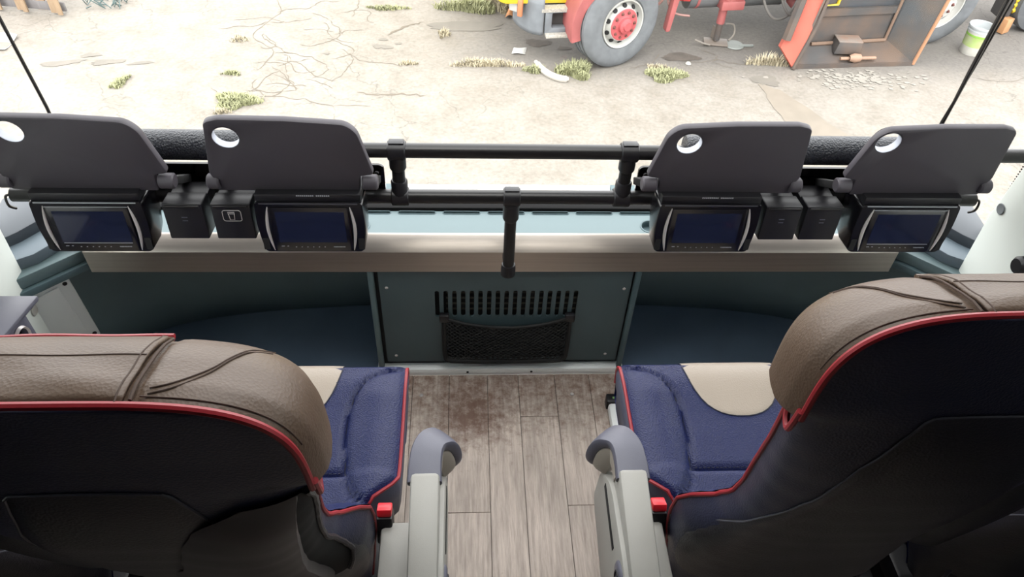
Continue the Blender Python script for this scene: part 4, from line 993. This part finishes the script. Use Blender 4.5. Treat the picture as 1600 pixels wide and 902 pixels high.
# cab: yellow panels, step, bumper
MB().plate(rpoly([(-1.12, .60), (-.40, .585), (-.40, 1.1), (-.40, 2.6), (-1.25, 2.6), (-1.25, .9)], [.1, 0, 0, 0, 0, .1]), [], 2.2, (tf(0, .22, 0), td, (0, 0, 1)), bevel=.02).build('cab_body', YEL, TR)
MB().plate(rpoly([(-.70, .545), (-.38, .545), (-.38, .58), (-.70, .58)], .004), [], .12, (tf(0, .12, 0), td, (0, 0, 1))).build('tread_strip', TREAD, TR)
MB().plate([(-.66, .31), (-.36, .31), (-.335, .545), (-.66, .545)], [rrect(-.59, .38, -.42, .54, .02)], .09, (tf(0, .12, 0), td, (0, 0, 1)), bevel=.006).build('step_box', GREYP, TR)
MB().box(tf(-.51, .24, .46), (.28, .03, .24), rot=Matrix.Rotation(TA, 3, 'Z')).build('step_inside', CHAS, TR)
MB().box(tf(-.51, .10, .32), (.29, .10, .03), rot=Matrix.Rotation(TA, 3, 'Z'), bevel=.006).build('lower_step', TREAD, TR)
bp_ = MB().grid(lambda u, v: tf(-.675-.24*math.sin(u*1.45), .12+.50*(1-math.cos(u*1.45))*.9, .31+.37*v-.02*math.sin(v*3)), 16, 8).build('bumper', GREYP, TR, solid=.03)
MB().box(tf(-.945, .30, .60), (.10, .05, .20), rot=Matrix.Rotation(TA-.75, 3, 'Z'), bevel=.012).build('headlamp', mat('lamp_glass', (225, 226, 222), .15), TR)
MB().box(tf(-.90, .22, .56), (.05, .04, .17), rot=Matrix.Rotation(TA-.6, 3, 'Z'), bevel=.008).build('indicator', mat('orange_lens', (222, 140, 96), .3), TR)
# chassis and gear behind the front wheel
MB().box(tf(2.0, .55, .78), (5.4, .22, .24), rot=Matrix.Rotation(TA, 3, 'Z'), bevel=.01).build('chassis_rail', CHAS, TR)
MB().box(tf(2.0, 1.5, .78), (5.4, .22, .24), rot=Matrix.Rotation(TA, 3, 'Z'), bevel=.01).build('chassis_rail', CHAS, TR)
MB().box(tf(2.6, 1.0, 1.25), (4.2, 1.9, .5), rot=Matrix.Rotation(TA, 3, 'Z'), bevel=.02).build('load_bed', CHAS, TR)
MB().tube([tf(.95, .52, .52), tf(.97, .52, .52), tf(2.05, .52, .52), tf(2.07, .52, .52)], [.10, .16, .16, .10], 22).build('air_tank', mat('grey_tank', (112, 114, 116), .6, var=.12, vscale=6), TR)
MB().tube([tf(1.05, .52, .52), tf(1.08, .52, .52)], .164, 22).build('tank_strap', TRED, TR)
ol = MB().tube([tf(1.36, .36, .05), tf(1.36, .36, .34)], .036, 14).build('outrigger_leg', RUST, TR)
MB().tube([tf(1.36, .36, .24), tf(1.36, .36, .40)], .045, 14).build('leg_collar', TRED, ol)
MB().tube([tf(1.40, .36, .5), tf(1.40, .36, 1.25)], .085, 18).tube([tf(1.58, .40, .55), tf(1.58, .40, 1.25)], .075, 18).build('outrigger_cylinder', TRED, TR)
MB().box(tf(1.42, .36, .46), (.26, .18, .10), rot=Matrix.Rotation(TA, 3, 'Z'), bevel=.015).box(tf(1.85, .42, .56), (.85, .10, .10), rot=Matrix.Rotation(TA, 3, 'Z'), bevel=.01).build('outrigger_bracket', TRED, TR)
MB().box(tf(1.36, .36, .02), (.26, .16, .022), rot=Matrix.Rotation(TA-.3, 3, 'Z'), bevel=.005).box(tf(1.36, .42, .09), (.02, .14, .14), rot=Matrix.Rotation(TA, 3, 'Z')).build('foot_plate', mat('worn_steel', (136, 124, 114), .6), TR)
MB().tube(smooth_path([tf(1.10, .34, .07), tf(1.18, .29, .05), tf(1.26, .28, .03)], 5), .010, 8).tube(smooth_path([tf(1.46, .42, .20), tf(1.56, .42, .18), tf(1.58, .40, .08), tf(1.5, .34, .04)], 5), .010, 8).build('foot_loop', mat('worn_steel_2', (150, 142, 132), .6), TR)
vb = MB(); r_ = random.Random(11)
for i in range(14):
    vb.box(tf(.93+r_.uniform(-.12, .16), .34+r_.uniform(-.06, .08), .66+r_.uniform(-.12, .22)), (r_.uniform(.04, .09), .06, r_.uniform(.04, .1)), bevel=.006)
vb.build('valve_block', mat('bright_red_paint', (200, 52, 50), .5, var=.15, vscale=20), TR)
MB().tube(smooth_path([tf(.70, .30, .85), tf(.66, .28, .60), tf(.74, .24, .44), tf(.92, .22, .40)], 6), .012, 8).tube(smooth_path([tf(.60, .30, .9), tf(.62, .28, .6), tf(.58, .3, .5)], 6), .014, 8).build('hydraulic_pipe', mat('pink_pipe', (176, 130, 122), .5), TR)
MB().tube(smooth_path([tf(1.62, .22, 1.0), tf(1.66, .16, .62), tf(1.80, .10, .40), tf(1.98, .12, .40), tf(2.1, .2, .55)], 7), .014, 8).build('hose', mat('grey_hose', (122, 118, 114), .6), TR)
MB().tube(smooth_path([tf(1.86, .22, 1.0), tf(1.88, .16, .60), tf(2.0, .10, .42), tf(2.12, .14, .5), tf(2.2, .2, .7)], 7), .014, 8).build('hose', bpy.data.materials['grey_hose'], TR)
MB().box(tf(1.72, .24, .82), (.14, .04, .14), rot=Matrix.Rotation(TA, 3, 'Z'), bevel=.01).build('white_tag', WHITE, TR)
MB().tube([tf(2.24, .08, 1.1), tf(2.14, .02, .53), tf(2.46, .02, .55), tf(2.56, .08, 1.1)], .018, 10).build('yellow_step', YEL, TR)
MB().tube(smooth_path([tf(2.34, .62, 1.1), tf(2.34, .60, .72), tf(2.22, .55, .42), tf(2.34, .36, .33), tf(2.46, .26, .28)], 6), .055, 14).build('red_pipe', TRED, TR)
MB().plate(rpoly([(.67, .27), (.72, .27), (.78, .75), (.78, 1.2), (.71, 1.2), (.71, .75)], .02), [], .10, (tf(-.02, .14, 0), td, (0, 0, 1)), bevel=.01).build('mudguard_tail', TRED, TR)

# ------------------------------------------------------------------ open steel skip in front of the truck
sk = thing('steel_skip', (4.05, 7.45, GZ), 'rusty open steel skip with an orange red side plate, lying before the truck rear wheel', 'skip')
A, B, Cc, D = Vector((3.36, 7.115, GZ)), Vector((4.728, 7.229, GZ)), Vector((4.49, 7.53, GZ+.10)), Vector((3.575, 7.40, GZ+.10))
def quadplate(pts, th, nm, m, par=None, bev=.004):
    n = (pts[1]-pts[0]).cross(pts[3]-pts[0]).normalized(); o = MB()
    vs = [tuple(p) for p in pts]+[tuple(p-n*th) for p in pts]
    o.add(vs, [(0, 1, 2, 3), (7, 6, 5, 4), (0, 4, 5, 1), (1, 5, 6, 2), (2, 6, 7, 3), (3, 7, 4, 0)]); return o.build(nm, m, par or sk)
up = Vector((0, 0, 1))
quadplate([A+up*.035, B+up*.035, Cc+up*.06, D+up*.06], .03, 'floor_plate', RUST)
bw0, bw1 = D+up*.05, Cc+up*.05; bt0, bt1 = D+Vector((.05, .10, 1.25)), Cc+Vector((.10, .10, 1.25))
quadplate([bw0, bw1, bw1.lerp(bt1, .25), bw0.lerp(bt0, .25)], .03, 'back_panel', RUST)
quadplate([bw0.lerp(bt0, .25), bw1.lerp(bt1, .25), bt1, bt0], .03, 'upper_back_panel', mat('bluish_dark_steel', (60, 66, 74), .6, rgb2=(84, 74, 68), vscale=3)).location.y += .03
quadplate([bw0.lerp(bt0, .25)-Vector((0, .03, 0)), bw1.lerp(bt1, .25)-Vector((0, .03, 0)), bw1.lerp(bt1, .31)-Vector((0, .03, 0)), bw0.lerp(bt0, .31)-Vector((0, .03, 0))], .04, 'cross_rib', RUST)
MB().tube([tuple(bw0+Vector((.02, -.03, .01))), tuple(bw1+Vector((-.02, -.03, .01)))], .02, 8).build('weld_bead', mat('rust_weld', (140, 112, 92), .8), sk)
MB().tube([tuple(Cc+Vector((-.015, -.02, .05))), tuple(Cc+Vector((.06, .03, 1.2)))], .016, 8).build('corner_weld', bpy.data.materials['rust_weld'], sk)
quadplate([B+up*.03, B+Vector((.12, .02, 1.05)), Cc+Vector((.10, .08, 1.2)), Cc+up*.05], .02, 'right_side_plate', mat('dark_grey_steel', (76, 80, 84), .65, rgb2=(104, 90, 78), vscale=3, detail=8))
MB().tube([tuple(B+up*.02), tuple(B+Vector((.12, .02, 1.05)))], .018, 8).build('edge_bar', mat('orange_edge', (196, 140, 100), .6), sk)
# left side plate: orange red with a folded channel
lp = [Vector((3.36, 7.10, GZ+.01)), Vector((3.46, 7.16, GZ+.48)), Vector((3.56, 7.30, GZ+1.1)), Vector((3.36, 7.34, GZ+1.1)), Vector((3.30, 7.26, GZ+.55)), Vector((3.20, 7.20, GZ+.20))]
n_ = Vector((.1, -1, .15)).normalized(); o = MB(); k = len(lp)
o.add([tuple(p) for p in lp]+[tuple(p-n_*.06) for p in lp], [tuple(range(k)), tuple(range(2*k-1, k-1, -1))]+[(i, (i+1) % k, k+(i+1) % k, k+i) for i in range(k)]).build('left_side_plate', ORR, sk)
MB().tube([tuple(lp[0]), tuple(lp[1]+Vector((.03, -.01, 0))), tuple(lp[2]+Vector((.03, -.01, 0)))], .022, 8).build('plate_edge', RUST, sk)
MB().tube([(3.22, 7.17, GZ+.30), (3.36, 7.32, GZ+1.1)], .05, 6).build('channel', RUST, sk)
quadplate([A+Vector((.03, .02, .03)), D+Vector((0, 0, .05)), D+Vector((.05, .1, 1.2)), A+Vector((.16, .06, .9))], .02, 'left_inner_plate', RUST)
quadplate([A+Vector((.0, -.004, .0)), B+Vector((0, -.004, 0)), B+Vector((0, -.004, .05)), A+Vector((0, -.004, .05))], .012, 'front_lip', RUST)
# loose steel box and shaft lying in it
bx = thing('steel_box', (4.08, 7.4, GZ+.06), 'small grey steel box with a rust spot lying in the open skip', 'box')
MB().box((3.98, 7.34, GZ+.17), (.30, .18, .13), rot=Matrix.Rotation(-.05, 3, 'Z'), bevel=.008, taper=(.82, .9)).build('box_body', RUST, bx)
MB().box((3.98, 7.345, GZ+.238), (.26, .17, .012), rot=Matrix.Rotation(-.05, 3, 'Z'), bevel=.003).build('box_lid', mat('grey_lid_steel', (148, 142, 136), .5, rgb2=(168, 120, 88), vscale=3), bx)
sh_ = MB().tube([(3.88, 7.19, GZ+.09), (4.28, 7.22, GZ+.09)], .018, 10).lathe([(0, .07), (.04, .065), (.05, .0), (.03, -.06)], (4.03, 7.19, GZ+.10), axis=(1, .1, 0), seg=12).build('steel_shaft', mat('rust_steel_light', (176, 140, 116), .6)); tag(sh_, 'short steel shaft with a knob before the small steel box', 'shaft')
# paint pail
pc = Vector((5.55, 7.57, GZ))
pt_ = thing('paint_pail', tuple(pc), 'open white and lime green paint pail by the truck rear wheel', 'pail')
PS = lambda L: [(r_*.87, h*.90) for r_, h in L]
MB().lathe(PS([(0, .0), (.125, .0), (.132, .012), (.148, .29)]), pc, seg=28).build('pail_body', mat('white_pail', (232, 230, 220), .5, var=.06, vscale=14), pt_)
MB().lathe(PS([(.1385, .11), (.1465, .25), (.1475, .252)]), pc, seg=28).build('label_band', mat('lime_label', (196, 224, 130), .5, rgb2=(226, 228, 196), vscale=6), pt_)
MB().lathe(PS([(.1478, .235), (.1485, .258), (.148, .26)]), pc, seg=28).build('green_stripe', mat('green_stripe', (150, 206, 70), .5), pt_)
MB().lathe(PS([(.148, .285), (.156, .288), (.156, .305), (.150, .308), (.152, .33), (.160, .334), (.160, .352), (.152, .356), (.143, .352), (.138, .30), (.135, .27), (0, .27)]), pc, seg=28).build('pail_rim', mat('pale_pail_rim', (206, 212, 214), .5), pt_)
# yellow roller beyond, with its tyre
yr = thing('yellow_roller', (6.35, 8.2, GZ), 'yellow machine with an orange step and grey tyre at the top right corner', 'machine')
MB().box((6.42, 8.42, GZ+.62), (.70, .5, .50), bevel=.03).build('body', mat('light_yellow_paint', (248, 228, 60), .4), yr)
MB().box((6.16, 8.22, GZ+.27), (.12, .2, .24), bevel=.01).build('black_bracket', CHAS, yr)
for i in range(3): MB().tube([(6.20+.01*i, 8.14, GZ+.36-.06*i), (6.36, 8.16, GZ+.42-.06*i)], .034, 10).build('yellow_rod', YEL, yr)
MB().box((6.19, 8.10, GZ+.09), (.13, .12, .17), rot=Matrix.Rotation(.5, 3, 'Z'), bevel=.01).build('orange_step', mat('orange_paint', (216, 160, 110), .5), yr)
MB().lathe([(0, .0), (.16, .0), (.2, .02), (.28, .03), (.33, .0), (.34, -.05), (.34, -.20), (.28, -.22)], (6.58, 8.10, GZ+.34), axis=(.1, -1, 0), seg=36).build('tyre', TYRE, yr)
MB().lathe([(0, .026), (.17, .026), (.19, .01)], (6.58, 8.10, GZ+.34), axis=(.1, -1, 0), seg=30).build('wheel_disc', mat('dusty_disc', (176, 168, 156), .8), yr)
